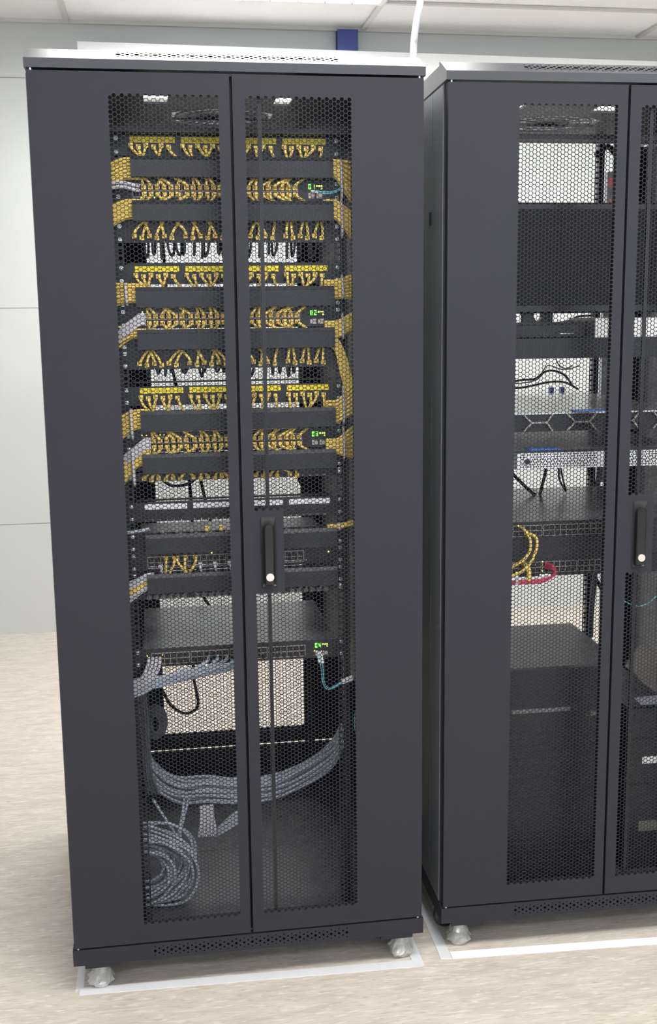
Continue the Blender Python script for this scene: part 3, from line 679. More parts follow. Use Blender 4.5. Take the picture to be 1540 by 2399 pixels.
for i in range(3):
    zt = TOPS['A'][i]; zp = zt-0.0225; zm = slot((0, 6, 12)[i])
    rn = random.Random(11+i)
    for k in range(24):
        g = k // 2; xs = near(PORTX[k]+(0.010 if PORTX[k] < 0.4 else -0.010)*(1.2 if k % 2 else 0.6)); xs += (k % 2-0.5)*0.0055+rn.uniform(-0.002, 0.002)
        patch_cable(PORTX[k], zp-(0.003 if k % 2 else 0), xs, zm-0.007, 0, '%s yellow cable from the left hanging from the %s yellow-labelled patch panel' % (ORD[k], ROWN[i]), 'yellow patch cables below the %s yellow-labelled panel' % ROWN[i], front=0.100+0.004*(k % 2))
    # switch rows
    zt = SW[i]; zc = zt-0.0235; SPX = [0.2205+0.0142*j+(0.004 if j > 5 else 0)+(0.003 if j > 11 else 0) for j in range(23)]
    for j, xp in enumerate(SPX):
        xt = 0.4+(xp-0.4)*1.10
        if xp < 0.33: xt = xp-0.008
        elif xp > 0.43: xt = xp+0.012
        xs = near(xt)+((j*7) % 3-1)*0.005
        patch_cable(xp, zc+0.006, xs, zt+0.0045, 0, '%s yellow cable from the left, running up from the %s of three green-digit switches' % (ORD[j], ('upper', 'middle', 'lower')[i]), 'yellow cables running up from the %s switch' % ('upper', 'middle', 'lower')[i], front=0.102)
        patch_cable(xp+0.001, zc-0.008, xs+0.002, zt-U-0.0055, 0, '%s yellow cable from the left, running down from the %s of three green-digit switches' % (ORD[j], ('upper', 'middle', 'lower')[i]), 'yellow cables running down from the %s switch' % ('upper', 'middle', 'lower')[i], front=0.098)
    zt = TOPS['B'][i]; zp = zt-0.0285 if i < 2 else zt-0.0135
    for k in range(24 if i < 2 else 20):
        xs = near(PORTX[k]+rn.uniform(-0.014, 0.014))+(k % 2-0.5)*0.007
        patch_cable(PORTX[k], zp-(0.004 if k % 2 else 0), xs, zt+0.006, 0, '%s yellow cable from the left, rising from the %s black patch panel' % (ORD[k], ROWN[i]), 'yellow cables rising from the %s black patch panel' % ROWN[i], front=0.104)
zt = slot(19)
for k, (xp, xs) in enumerate(((0.238, 0.236), (0.257, 0.246), (0.262, 0.283), (0.281, 0.279), (0.303, 0.290))):
    patch_cable(xp, zt-0.012, xs, slot(20)-0.006, 0, '%s of five yellow cables bunched on the lower switch above the door handle' % ORD[k], 'five yellow cables on the lower switch', front=0.100)
for k, xp in enumerate((0.226, 0.314, 0.347, 0.379, 0.485)):
    patch_cable(xp, zt-0.030, xp+0.002, slot(20)-0.006, 0, '%s short pale cable from the left below the silver-edged switch' % ORD[k], 'pale cables below the silver-edged switch', m=LGREY, front=0.102)
for k, (xp, c) in enumerate(((0.232, 0), (0.262, 0), (0.296, 0), (0.331, 1), (0.363, 1), (0.447, 0), (0.484, 0))):
    patch_cable(xp, slot(18)+0.006, xp+0.002, slot(18)-0.004, 0, '%s plug from the left below the white-labelled patch panel, %s' % (ORD[k], 'yellow' if c else 'grey'), 'plugs entering the manager below the white-labelled panel', m=YEL if c else DUST, front=0.106)
rn = random.Random(5)
for k in range(24):
    patch_cable(PORTX[k], slot(21)-0.011, PORTX[k]+rn.uniform(-0.012, 0.012), slot(21)+0.004, 0, '%s dusty grey cable from the left on the lowest patch panel' % ORD[k], 'dusty grey cables on the lowest patch panel', m=DUST if k % 3 else LGREY if False else DUST, front=0.104, r=0.0027)
# small brackets of the switch fronts that shine through between cables are part of the switches

# ---- installation cables hanging behind the panels (in front of the bright wall)
for gi, (zt, zl, nm) in enumerate(((slot(4)+0.002, 0.030, 'upper'), (slot(10)+0.014, 0.036, 'middle'))):
    rn = random.Random(20+gi)
    for k in range(22):
        x = 0.214+k*0.0182+rn.uniform(-0.003, 0.003); d = zl*rn.uniform(0.55, 1.0)
        dx = rn.uniform(-0.009, 0.009)
        mb = MB().tube([(x, 0.150, zt+0.012), (x+dx*0.3, 0.165, zt-d*0.5), (x+dx, 0.185, zt-d), (x+dx*1.4+0.002, 0.205, zt-d*0.6), (x+dx*1.5+0.003, 0.215, zt+0.012)], 0.0030, n=7, res=5)
        single('installation_cable', mb, GREY2, '%s grey cable loop from the left hanging in the %s open gap' % (ORD[k], nm), 'cable', 0, group='grey cable loops in the %s gap' % nm)
# lacing bars at the back of the gaps
for z, nm in ((1.6195, 'upper'), (1.366, 'middle'), (1.104, 'lower')):
    single('lacing_bar', MB().box(0.18, 0.62, 0.15, 0.156, z-0.004, z), PANEL, 'thin black lacing bar along the bottom of the %s open gap' % nm, 'bar', 0)
# loose black leads behind the gaps
LEADS = [([(0.226, .6, 1.10), (0.255, .6, 1.071), (0.285, .6, 1.067), (0.315, .6, 1.075), (0.335, .6, 1.10)], 'sagging black lead at the top left of the lower open gap'),
         ([(0.305, .6, 1.16), (0.309, .6, 1.08), (0.312, .6, 1.03), (0.314, .6, 0.93)], 'straight black lead hanging through the lower open gap'),
         ([(0.333, .6, 1.16), (0.339, .6, 1.085), (0.349, .6, 1.03), (0.37, .6, 0.93)], 'slanted black lead hanging through the lower open gap'),
         ([(0.325, .6, 0.84), (0.333, .6, 0.772), (0.351, .6, 0.737), (0.37, .6, 0.70)], 'slanted black lead above the lowest switch'),
         ([(0.30, .6, 0.72), (0.303, .6, 0.60), (0.304, .6, 0.534), (0.309, .6, 0.497), (0.313, .6, 0.466), (0.306, .6, 0.445), (0.278, .6, 0.436), (0.249, .6, 0.452), (0.229, .6, 0.48), (0.212, .6, 0.53), (0.206, .6, 0.62)], 'black power cable hanging in a U below the lowest switch'),
         ([(0.6, .6, 1.16), (0.601, .6, 1.08), (0.618, .6, 1.035), (0.64, .6, 0.95)], 'black lead at the right edge of the lower open gap'),
         ([(0.262, .75, 1.78), (0.266, .75, 1.66), (0.268, .75, 1.60), (0.275, .75, 1.40), (0.29, .75, 1.30)], 'long black lead hanging behind the upper and middle gaps')]
for p, lb in LEADS: single('power_cable', MB().tube(p, 0.0042, n=8, res=6), BLK, lb, 'cable', 0)

# ---- side bundles
def bundle(rk, paths, m, label, r=0.003, tie=None, name='cable_bundle', cat='cable bundle', group=None, mats=None):
    allp = np.array([q for p in paths for q in p]); org = tuple(allp.mean(axis=0))
    T = Thing(name, label, cat, rk, org, group)
    for i, p in enumerate(paths): T.part('cable', MB().tube(p, r, n=7, res=4), mats[i] if mats else m)
    if tie:
        for (x, y, z0, z1) in tie:
            T.part('velcro_tie', MB().tube([(x-0.002, y-0.006, z1), (x-0.001, y-0.008, (z0+z1)/2), (x, y-0.006, z0), (x+0.001, y+0.010, z0), (x+0.001, y+0.012, z1), (x-0.002, y-0.006, z1)], 0.0028, n=6, res=2), LGREY)
    return T
def side_bundle(zt, zb, side, z2t, z2b, nm, n=7, tie=False, kink=0.0, deep=0.0):
    rn = random.Random(int(zt*1e4)); P = []
    for layer in range(2):
        for k in range(n):
            f = (k+0.5*layer)/(n-0.5); z = zt+(zb-zt)*f; z2 = z2t+(z2b-z2t)*f; y = 0.100+0.006*layer+rn.uniform(-0.001, 0.001)
            if side < 0: xs = [0.215, 0.188, 0.170, 0.152, 0.118]
            else: xs = [0.60, 0.624, 0.640, 0.660, 0.70]
            P.append([(xs[0], y, z), (xs[1], y, z), (xs[2], y+0.001, z+(z2-z)*0.38+kink*0.3), (xs[3], y+0.004, z2+kink), (xs[4], y+0.02+deep, z2+(z2-z)*0.9)])
    T = bundle(0, P, YEL, nm, tie=[(0.640 if side > 0 else 0.176, 0.1, min(zb, z2b)+0.003, max(zt, z2t)-0.002)] if tie else None, group='yellow cable bundles beside the cable managers')
    return T
side_bundle(1.829, 1.789, -1, 1.818, 1.772, 'yellow cable bundle left of the topmost cable manager')
side_bundle(1.745, 1.709, -1, 1.733, 1.694, 'yellow cable bundle left of the second cable manager')
side_bundle(1.573, 1.537, -1, 1.574, 1.530, 'yellow cable bundle left of the third cable manager', tie=True)
side_bundle(1.478, 1.462, -1, 1.486, 1.440, 'small yellow cable bundle left of the fourth cable manager', n=3)
side_bundle(1.307, 1.268, -1, 1.292, 1.246, 'yellow cable bundle left of the fifth cable manager', tie=True)
side_bundle(1.222, 1.186, -1, 1.190, 1.145, 'yellow cable bundle bending down left of the sixth cable manager', tie=True)
side_bundle(1.829, 1.797, 1, 1.826, 1.750, 'yellow cable bundle right of the topmost cable manager', tie=True)
side_bundle(1.746, 1.711, 1, 1.724, 1.672, 'yellow cable bundle drooping right of the second cable manager', tie=True)
side_bundle(1.578, 1.541, 1, 1.588, 1.541, 'yellow cable bundle right of the third cable manager', tie=True)
side_bundle(1.490, 1.455, 1, 1.506, 1.470, 'yellow cable bundle right of the fourth cable manager', tie=True)
P = []
for k in range(6): a = 0.0055*k; P.append([(0.60, 0.104, 1.462-a*0.5), (0.624, 0.102, 1.455-a), (0.640-a*0.25, 0.103, 1.43-a*1.5), (0.655-a*0.5, 0.106, 1.385-a), (0.666-a*0.4, 0.11, 1.33-a)])
bundle(0, P, YEL, 'long yellow cable bundle running down right of the fourth cable manager')
side_bundle(1.317, 1.270, 1, 1.348, 1.286, 'yellow cable bundle fanning out right of the fifth cable manager', tie=True)
side_bundle(1.232, 1.200, 1, 1.258, 1.190, 'yellow cable bundle fanning out right of the sixth cable manager', tie=True)
bundle(0, [[(0.60, 0.10, 1.038-0.006*k), (0.62, 0.1, 1.038-0.006*k), (0.64, 0.1, 1.041-0.006*k), (0.67, 0.11, 1.045-0.006*k)] for k in range(2)], YEL, 'pair of yellow cables right of the seventh cable manager', tie=[(0.628, 0.1, 1.030, 1.040)], r=0.0034)
bundle(0, [[(0.213, 0.100, SW[0]-0.016-0.0095*k), (0.198, 0.098, SW[0]-0.014-0.009*k), (0.176, 0.098, SW[0]-0.0095-0.0085*k), (0.155, 0.1, SW[0]-0.012-0.009*k), (0.12, 0.12, SW[0]-0.02-0.009*k)] for k in range(2)], LGREY, 'two pale grey cables leaving the left end of the upper green-digit switch', r=0.0040)
bundle(0, [[(0.214, 0.100, SW[1]-0.014-0.0065*k), (0.202, 0.098, SW[1]-0.014-0.0065*k), (0.180, 0.098, SW[1]-0.030-0.0065*k), (0.162, 0.1, SW[1]-0.044-0.0065*k), (0.13, 0.12, SW[1]-0.075-0.0065*k)] for k in range(4)], LGREY, 'four pale grey cables sloping down left from the middle green-digit switch', r=0.0036)
bundle(0, [[(0.214, 0.100, SW[2]-0.013-0.0065*k), (0.202, 0.098, SW[2]-0.014-0.0065*k), (0.182, 0.098, SW[2]-0.029-0.0065*k), (0.165, 0.1, SW[2]-0.043-0.0065*k), (0.13, 0.12, SW[2]-0.07-0.0065*k)] for k in range(4)], LGREY, 'four pale grey cables sloping down left from the lower green-digit switch', r=0.0036)
bundle(0, [[(0.205, 0.1, 1.046), (0.18, 0.1, 1.042), (0.15, 0.1, 1.039), (0.12, 0.11, 1.036)]], BGREY, 'single pale cable left of the seventh cable manager', r=0.004)
P = [[(0.21, 0.1, 0.945-0.0055*k), (0.193, 0.1, 0.943-0.0055*k), (0.17, 0.1, 0.932-0.006*k), (0.15, 0.105, 0.924-0.0075*k), (0.12, 0.12, 0.905-0.009*k)] for k in range(7)]
bundle(0, P, None, 'pale grey and yellow cables left of the lowest cable manager', mats=[LGREY, LGREY, LGREY, YEL, YEL, LGREY, LGREY], r=0.0034)

# fibre leads with pale connectors
def fibre(paths, conn, label, tag=None):
    T = Thing('fibre_patch_cable', label, 'fibre cable', 0, paths[0][0], 'turquoise fibre cables')
    for p in paths: T.part('fibre', MB().tube(p, 0.0013, n=6, res=6), CYAN)
    for c0, c1 in conn: T.part('connector', MB().tube([c0, c1], 0.0042, n=4, res=1), WHITE)
    if tag: T.part('paper_tag', MB().obox(*tag), WHITE)
z = SW[0]-U
fibre([[(0.588, 0.102, 1.765), (0.607, 0.10, 1.764), (0.625, 0.10, 1.766), (0.640, 0.105, 1.775), (0.665, 0.12, 1.80)], [(0.588, 0.102, 1.762), (0.607, 0.10, 1.7605), (0.625, 0.10, 1.763), (0.642, 0.105, 1.773), (0.668, 0.12, 1.80)]],
      [((0.577, 0.116, 1.766), (0.589, 0.102, 1.7645))], 'turquoise fibre cable curving right from the upper green-digit switch')
fibre([[(0.576, 0.108, 0.735), (0.581, 0.100, 0.71), (0.585, 0.10, 0.672), (0.594, 0.10, 0.654), (0.613, 0.10, 0.657), (0.639, 0.10, 0.672), (0.668, 0.11, 0.679)], [(0.583, 0.108, 0.733), (0.586, 0.100, 0.71), (0.588, 0.10, 0.675), (0.596, 0.102, 0.657), (0.613, 0.102, 0.659), (0.639, 0.102, 0.674), (0.668, 0.112, 0.681)]],
      [((0.5745, 0.116, 0.742), (0.5795, 0.102, 0.716)), ((0.5825, 0.116, 0.741), (0.586, 0.102, 0.716))], 'turquoise fibre cable hanging in a loop from the lowest switch, with white tag', ((0.642, 0.098, 0.674), (0.013, 0, 0.004), (0, 0.001, 0), (-0.0017, 0, 0.006)))
single('fibre_lead', MB().tube([(0.668, 0.11, 0.62), (0.6625, 0.11, 0.59), (0.6615, 0.11, 0.55), (0.668, 0.11, 0.52)], 0.0013, n=6, res=5), CYAN, 'short stretch of turquoise fibre at the right mesh edge', 'fibre cable', 0)

# fan of blue-grey cables from the lowest switch to the left
rn = random.Random(9); P = []
for k in range(12):
    x0 = 0.315+0.0105*k; zz = 0.748 if k % 2 else 0.736
    P.append([(x0, 0.112, zz-0.003), (x0-0.006, 0.094, zz-0.010), (x0-0.045, 0.090+0.001*k, 0.722-0.0022*(k % 5)), (0.235+0.002*k, 0.090+0.0012*k, 0.712-0.0036*(k % 6)), (0.185, 0.094+0.001*k, 0.706-0.0052*(k % 7)), (0.15, 0.10, 0.702-0.0065*(k % 7)), (0.12, 0.12, 0.69-0.008*(k % 7))])
bundle(0, P, BGREY, 'blue-grey cables sweeping left from the middle of the lowest switch', r=0.0037)
P = [[(0.192+0.0085*k, 0.112, 0.748), (0.190+0.0085*k, 0.094, 0.742), (0.182+0.009*k, 0.090, 0.722), (0.168+0.005*k, 0.094, 0.704-0.003*k), (0.14, 0.104, 0.690-0.006*k), (0.12, 0.12, 0.67-0.008*k)] for k in range(4)]
bundle(0, P, LGREY, 'pale grey cables dropping from the left end of the lowest switch', r=0.0038)

# ---- bottom of the left cabinet
def strand(base, dy, dz, jit, rn):
    return [(x+rn.uniform(-jit, jit)*0.5, y+dy+rn.uniform(-jit, jit)*0.3, z+dz+rn.uniform(-jit, jit)) for x, y, z in base]
rn = random.Random(31); P = []
basep = [(0.675, 0.36, 0.440), (0.64, 0.35, 0.392), (0.575, 0.34, 0.352), (0.49, 0.33, 0.322), (0.40, 0.33, 0.322), (0.32, 0.33, 0.330), (0.25, 0.33, 0.335), (0.195, 0.33, 0.372), (0.175, 0.33, 0.43), (0.165, 0.34, 0.50)]
for k in range(24): P.append(strand(basep, -0.012*(k % 3)+0.01, 0.026-0.0048*(k % 12), 0.005, rn))
bundle(0, P, GREY, 'thick bundle of grey cables sagging across the bottom of the left cabinet', r=0.0039)
P = []
for k in range(9): P.append([(0.44, 0.29, 0.315-0.004*k), (0.41, 0.28, 0.300-0.004*k), (0.375, 0.27, 0.280-0.0035*k), (0.350, 0.27, 0.258-0.003*k+0.002*(k % 3)), (0.335, 0.28, 0.235-0.001*k)])
bundle(0, P, GREY, 'slanting bundle of grey cables behind the door gap, near the cabinet floor', r=0.0036)
P = []
for k in range(5): P.append([(0.302+0.007*k, 0.27, 0.315), (0.302+0.007*k, 0.265, 0.285), (0.298+0.009*k, 0.26, 0.258), (0.295+0.009*k, 0.26, 0.238)])
bundle(0, P, LGREY, 'short pale cable ends hanging above the cabinet floor', r=0.0042)
P = []
for k in range(4): P.append([(0.16+0.006*k, 0.26, 0.62), (0.163+0.006*k, 0.25, 0.55), (0.166+0.005*k, 0.25, 0.47), (0.168+0.006*k, 0.26, 0.40), (0.175+0.008*k, 0.28, 0.35)])
bundle(0, P, GREY2, 'upright bundle of dark grey cables at the lower left rail', r=0.0036)
rn = random.Random(17); T = Thing('cable_coil', 'large coil of grey cable on the floor of the left cabinet', 'cable coil', 0, (0.17, 0.2, 0.19))
for k in range(34):
    f = rn.random(); cx = 0.155+rn.uniform(-0.012, 0.012); cz = 0.192+rn.uniform(-0.014, 0.014); rx = 0.055+0.085*f+rn.uniform(-.004, .004); rz = 0.045+0.062*f; cy = 0.18+0.05*rn.random()
    tl = rn.uniform(-0.25, 0.25); pts = []
    for j in range(15):
        a = 2*PI*j/14+1.0; x = rx*math.cos(a); z = rz*math.sin(a); pts.append((cx+x*math.cos(tl)-z*math.sin(tl), cy+0.012*math.sin(a*2+k), max(0.108, cz+x*math.sin(tl)+z*math.cos(tl))))
    T.part('cable', MB().tube(pts, 0.0036, n=7, res=3), GREY)
T = Thing('cable_coil', 'small dusty coil of cable hanging at the lower left rail', 'cable coil', 0, (0.195, 0.3, 0.52))
for k in range(7):
    pts = [(0.198+(0.010+0.003*k)*math.cos(2*PI*j/10), 0.30+0.003*k, 0.522+(0.022+0.0035*k)*math.sin(2*PI*j/10)) for j in range(11)]
    T.part('cable', MB().tube(pts, 0.0034, n=7, res=3), GREY2)
STR = [([(0.262, 0.24, 0.35), (0.252, 0.23, 0.30), (0.244, 0.22, 0.262), (0.262, 0.21, 0.23), (0.27, 0.2, 0.19)], 'loose grey strand dropping from the bundle to the coil'),
       ([(0.272, 0.24, 0.35), (0.257, 0.23, 0.30), (0.248, 0.22, 0.268), (0.255, 0.21, 0.24), (0.262, 0.2, 0.20)], 'second loose grey strand dropping from the bundle to the coil'),
       ([(0.185, 0.24, 0.355), (0.22, 0.22, 0.30), (0.25, 0.21, 0.255), (0.285, 0.2, 0.22)], 'loose grey strand crossing towards the coil from the upper left'),
       ([(0.165, 0.22, 0.29), (0.195, 0.21, 0.305), (0.235, 0.205, 0.300), (0.268, 0.2, 0.27), (0.282, 0.2, 0.225)], 'loose grey strand arching above the coil')]
for p, lb in STR: single('cable_strand', MB().tube(p, 0.0034, n=7, res=6), GREY, lb, 'cable', 0)

# ================================================================ contents of the right cabinet (local coordinates of that cabinet)
def shelf(z0, z1, y1, label):
    T = Thing('rack_shelf', label, 'shelf', 1, (0.4, RY_, z0))
    T.part('shelf_plate', MB().box(0.18, 0.62, RY_, y1, z1-0.002, z1), INNER); f = MB(); face_panel(f, z0, z1); T.part('front_lip', f, PANEL); screws(T, z1, z0)
shelf(1.400, 1.446, 0.76, 'deep black shelf carrying the monitor in the right cabinet')
T = Thing('monitor', 'black flat monitor on its stand in the upper right cabinet', 'monitor', 1, (0.4, 0.25, 1.4785))
T.part('screen_bezel', MB().bbox(0.172, 0.628, 0.20, 0.235, 1.503, 1.757, 0.004), PLAST)
T.part('screen', MB().box(0.190, 0.610, 0.1992, 0.2, 1.521, 1.742), mat('matt_screen', (0.006, 0.007, 0.009), 0.6, spec=0.3, vary=0.05))
nk = MB(); nk.box(0.250, 0.275, 0.235, 0.26, 1.4785, 1.58).box(0.297, 0.322, 0.235, 0.26, 1.4785, 1.58)
nk.prism([(0.275, 1.4785), (0.297, 1.4785), (0.297, 1.495), (0.292, 1.487), (0.286, 1.4845), (0.280, 1.487), (0.275, 1.495)], 0.236, 0.259)
T.part('stand_neck', nk, PLAST); T.part('stand_base', MB().prism([(0.20, 0.20), (0.37, 0.20), (0.38, 0.30), (0.19, 0.30)], 1.478, 1.4785+0.004, 'z'), PLAST)
T = Thing('desktop_unit', 'flat black desktop unit lying on the shelf under the monitor', 'computer', 1, (0.27, 0.3, 1.446))
T.part('case', MB().bbox(0.165, 0.372, 0.15, 0.60, 1.446, 1.478, 0.003), INNER); T.part('slot', MB().box(0.31, 0.345, 0.1492, 0.15, 1.455, 1.457), ZINC)
T = Thing('appliance_box', 'white-fronted box with grey sides on the shelf in the right cabinet', 'electronic box', 1, (0.5, 0.2, 1.446))
T.part('front', MB().box(0.385, 0.62, 0.120, 0.123, 1.447, 1.490), WHITE); T.part('case', MB().box(0.385, 0.62, 0.123, 0.30, 1.446, 1.492), DEVG)
vt = MB()
for k in range(4):
    for j in range(5): vt.box(0.3842, 0.385, 0.145+0.03*k, 0.150+0.03*k, 1.452+0.007*j, 1.456+0.007*j)
T.part('side_vents', vt, HOLE)
for p, lb in (([(0.235, .3, 1.54), (0.262, .32, 1.512), (0.285, .33, 1.489), (0.295, .34, 1.480)], 'thin black lead left of the monitor neck'),
              ([(0.355, .3, 1.480), (0.385, .3, 1.484), (0.41, .3, 1.495), (0.45, .3, 1.497)], 'thin black lead between monitor neck and white-fronted box')):
    single('thin_lead', MB().tube(p, 0.0028, n=7, res=6), BLK, lb, 'cable', 1)

def server(zt, label, front, lidm, depth=0.72, blue=None):
    zb = zt-0.0435; T = Thing('rack_server', label, 'server', 1, (0.4, RY_, zb), 'rack servers in the right cabinet')
    T.part('chassis', MB().box(0.180, 0.620, RY_, RY_+depth, zb, zt), lidm)
    T.part('front_lip', MB().box(0.1587, 0.6413, RY_-0.006, RY_-0.0005, zt-0.003, zt+0.0005), ZINC if lidm is SILV else PANEL)
    T.part('release_latch', MB().box(blue[0], blue[1], RY_+0.006, RY_+0.050, zt, zt+0.0022), BLUE, label='blue release latch')
    if front == 'struts':
        for k in range(4):
            x = 0.215+0.105*k; f = MB()
            for (xa, za, xb, zb_) in ((x, 0.92, x+0.02, 0.5), (x+0.02, 0.5, x+0.055, 0.5), (x+0.055, 0.5, x+0.07, 0.95), (x+0.055, 0.5, x+0.07, 0.05), (x+0.02, 0.5, x, 0.05)):
                A = Vector((xa, RY_-0.010, zb+0.0435*za)); B = Vector((xb, RY_-0.010, zb+0.0435*zb_)); d = (B-A)/2; n_ = Vector((-d.z, 0, d.x)).normalized()*0.0018
                f.obox((A+B)/2, d, (0, 0.002, 0), n_)
            T.part('bezel_strut', f, PORTF)
        T.part('drive_bays', MB().box(0.1795, 0.6205, RY_-0.003, RY_-0.0003, zb, zt-0.003), PANEL)
    else:
        T.part('bezel', MB().box(0.202, 0.6205, RY_-0.004, RY_-0.0003, zb+0.001, zt-0.005), BEZ)
        h = MB(); n = 0
        for r in range(6):
            for c in range(30 if True else 0):
                x = 0.212+0.0062*c+(0.0031 if r % 2 else 0); z = zb+0.006+0.0057*r
                if (x-0.226)**2+(z-(zb+0.020))**2 < 0.0001: continue
                h.cyl((x, RY_-0.004, z), (x, RY_-0.0046, z), 0.0017, n=6)
        for r in range(6):
            for c in range(24):
                x = 0.470+0.0062*c+(0.0031 if r % 2 else 0); z = zb+0.006+0.0057*r; h.cyl((x, RY_-0.004, z), (x, RY_-0.0046, z), 0.0017, n=6)
        T.part('ventilation_holes', h, HOLE)
        T.part('power_button', MB().cyl((0.2265, RY_-0.004, zb+0.019), (0.2265, RY_-0.010, zb+0.019), 0.0062, n=20), PLAST)
        T.part('information_lights', MB().box(0.555, 0.559, RY_-0.0085, RY_-0.004, zt-0.004, zt-0.001).box(0.562, 0.572, RY_-0.0085, RY_-0.004, zt-0.004, zt-0.001), LEDB)
    return T
server(1.2750, 'silver-topped server with hexagon-pattern front in the right cabinet', 'struts', SILV, blue=(0.348, 0.424), depth=0.82)
server(1.1870, 'server with black lid and silver perforated front in the right cabinet', 'silver', DEVG, blue=(0.236, 0.313), depth=0.70)
def lead(p, lb, r=0.004, m=BLK): single('power_cable', MB().tube(p, r, n=8, res=6), m, lb, 'cable', 1)
for p, lb in (([(0.30, .8, 1.290), (0.419, .8, 1.312), (0.465, .8, 1.315), (0.495, .8, 1.335), (0.525, .8, 1.338), (0.56, .8, 1.322), (0.584, .8, 1.290)], 'black cable arching over the back of the silver-topped server'),
              ([(0.30, .82, 1.296), (0.40, .82, 1.300), (0.48, .82, 1.312), (0.51, .82, 1.352), (0.56, .82, 1.340), (0.61, .82, 1.350)], 'thin black lead rising above the silver-topped server'),
              ([(0.30, .78, 1.288), (0.42, .78, 1.292), (0.50, .78, 1.306), (0.55, .78, 1.305), (0.592, .78, 1.284)], 'second black cable lying on the back of the silver-topped server'),
              ([(0.542, .85, 1.43), (0.542, .85, 1.407), (0.55, .85, 1.362), (0.575, .85, 1.342), (0.60, .85, 1.350)], 'thin black lead hanging down behind the silver-topped server')):
    lead(p, lb, 0.0034 if 'thin' not in lb else 0.0018)
for x in (0.512, 0.545): single('blue_connector', MB().bbox(x, x+0.011, 0.79, 0.81, 1.2752, 1.290), mat('deep_blue_plastic', (0.03, 0.03, 0.35), 0.4, vary=0.05), 'small blue connector %s on the back of the silver-topped server' % ('left' if x < 0.53 else 'right'), 'connector', 1)
for p, lb, r in (([(0.28, .5, 1.13), (0.309, .5, 1.082), (0.358, .5, 1.033), (0.375, .5, 1.0195)], 'slanting black cable at the left of the gap under the silver front', 0.0045),
               ([(0.412, .5, 1.15), (0.404, .5, 1.088), (0.391, .5, 1.032), (0.388, .5, 1.0195)], 'upright thick black cable in the gap under the silver front', 0.0045),
               ([(0.439, .5, 1.15), (0.440, .5, 1.087), (0.443, .5, 1.058), (0.462, .5, 1.026)], 'thin black lead curving in the gap under the silver front', 0.0028),
               ([(0.452, .52, 1.15), (0.453, .52, 1.087), (0.468, .52, 1.026)], 'second thin black lead in the gap under the silver front', 0.0026)): lead(p, lb, r)
lead([(0.60, .7, 1.14), (0.603, .7, 1.056), (0.62, .7, 1.00)], 'thick black cable right of the rear rail under the silver front', 0.006)
lead([(0.632, .7, 1.14), (0.634, .7, 1.055), (0.629, .7, 0.998), (0.63, .7, 0.9), (0.632, .7, 0.78), (0.628, .7, 0.72), (0.622, .7, 0.62), (0.622, .7, 0.55)], 'corrugated dark hose hanging beside the rear rail of the right cabinet', 0.0085, GREY2)
lead([(0.60, .72, 0.80), (0.625, .72, 0.755), (0.645, .72, 0.715), (0.675, .72, 0.67)], 'black cable crossing the dark hose in the right cabinet', 0.006)

def row_switch(zt, label, depth, lidm):
    zb = zt-0.0435; T = Thing('network_switch', label, 'network switch', 1, (0.4, RY_, zb), 'network switches in the right cabinet')
    T.part('housing', MB().box(0.180, 0.620, RY_-0.002, RY_+depth, zb, zt), lidm)
    T.part('front_fascia', MB().box(0.1587, 0.6413, RY_-0.003, RY_-0.002, zb, zt), PANEL)
    for k in range(4):
        bx = 0.182+0.088*k; p = MB(); zc = (zt+zb)/2
        for r in (-1, 0, 1): p.box(bx, bx+0.0845, RY_-0.0048, RY_-0.003, zc+r*0.0128-0.0007, zc+r*0.0128+0.0007)
        for i in range(7): xx = bx+0.0843*i/6; p.box(xx-0.0006, xx+0.0006, RY_-0.0048, RY_-0.003, zc-0.0128, zc+0.0128)
        T.part('port_frame', p, PORTF); T.part('port_sockets', MB().box(bx+0.0004, bx+0.084, RY_-0.0034, RY_-0.003, zc-0.0126, zc+0.0126), HOLE)
    screws(T, zt, zb); return T
t = row_switch(1.019, 'upper switch with a broad dark lid in the right cabinet', 0.50, DEVG)
t.part('green_port_leds', MB().box(0.208, 0.211, RY_-0.0052, RY_-0.003, 1.009, 1.0115), LEDY)
T = Thing('blanking_panel', 'plain black blanking panel between the two switches in the right cabinet', 'blanking panel', 1, (0.4, RY_, 0.953)); b = MB(); face_panel(b, 0.931, 0.9745); T.part('plate', b, COVER); screws(T, 0.9745, 0.931)
t = row_switch(0.9300, 'lower switch with red and yellow cables in the right cabinet', 0.25, PANEL)
t.part('green_port_leds', MB().box(0.206, 0.209, RY_-0.0052, RY_-0.003, 0.919, 0.9215).box(0.205, 0.208, RY_-0.0052, RY_-0.003, 0.896, 0.8985).box(0.268, 0.2705, RY_-0.0052, RY_-0.003, 0.920, 0.9225).box(0.268, 0.2705, RY_-0.0052, RY_-0.003, 0.898, 0.9005), LEDY)
def pc(p, m, lb, r=0.0036, cat='cable'): single('patch_cable', MB().tube(p, r, n=8, res=6), m, lb, cat, 1)
pc([(0.213, 0.118, 1.008), (0.219, 0.098, 1.003), (0.228, 0.092, 0.985), (0.231, 0.092, 0.962), (0.222, 0.094, 0.94), (0.203, 0.095, 0.925), (0.185, 0.1, 0.915), (0.16, 0.105, 0.905)], YEL, 'left of two yellow cables curving between the switches of the right cabinet')
pc([(0.225, 0.118, 0.992), (0.240, 0.098, 0.990), (0.247, 0.092, 0.975), (0.242, 0.090, 0.950), (0.230, 0.090, 0.925), (0.213, 0.092, 0.907), (0.193, 0.096, 0.897), (0.16, 0.105, 0.885)], YEL, 'right of two yellow cables curving between the switches of the right cabinet')
pc([(0.220, 0.118, 0.921), (0.226, 0.100, 0.915), (0.230, 0.096, 0.90), (0.228, 0.097, 0.882)], YEL, 'short yellow cable dropping from the lower switch of the right cabinet', 0.0058)
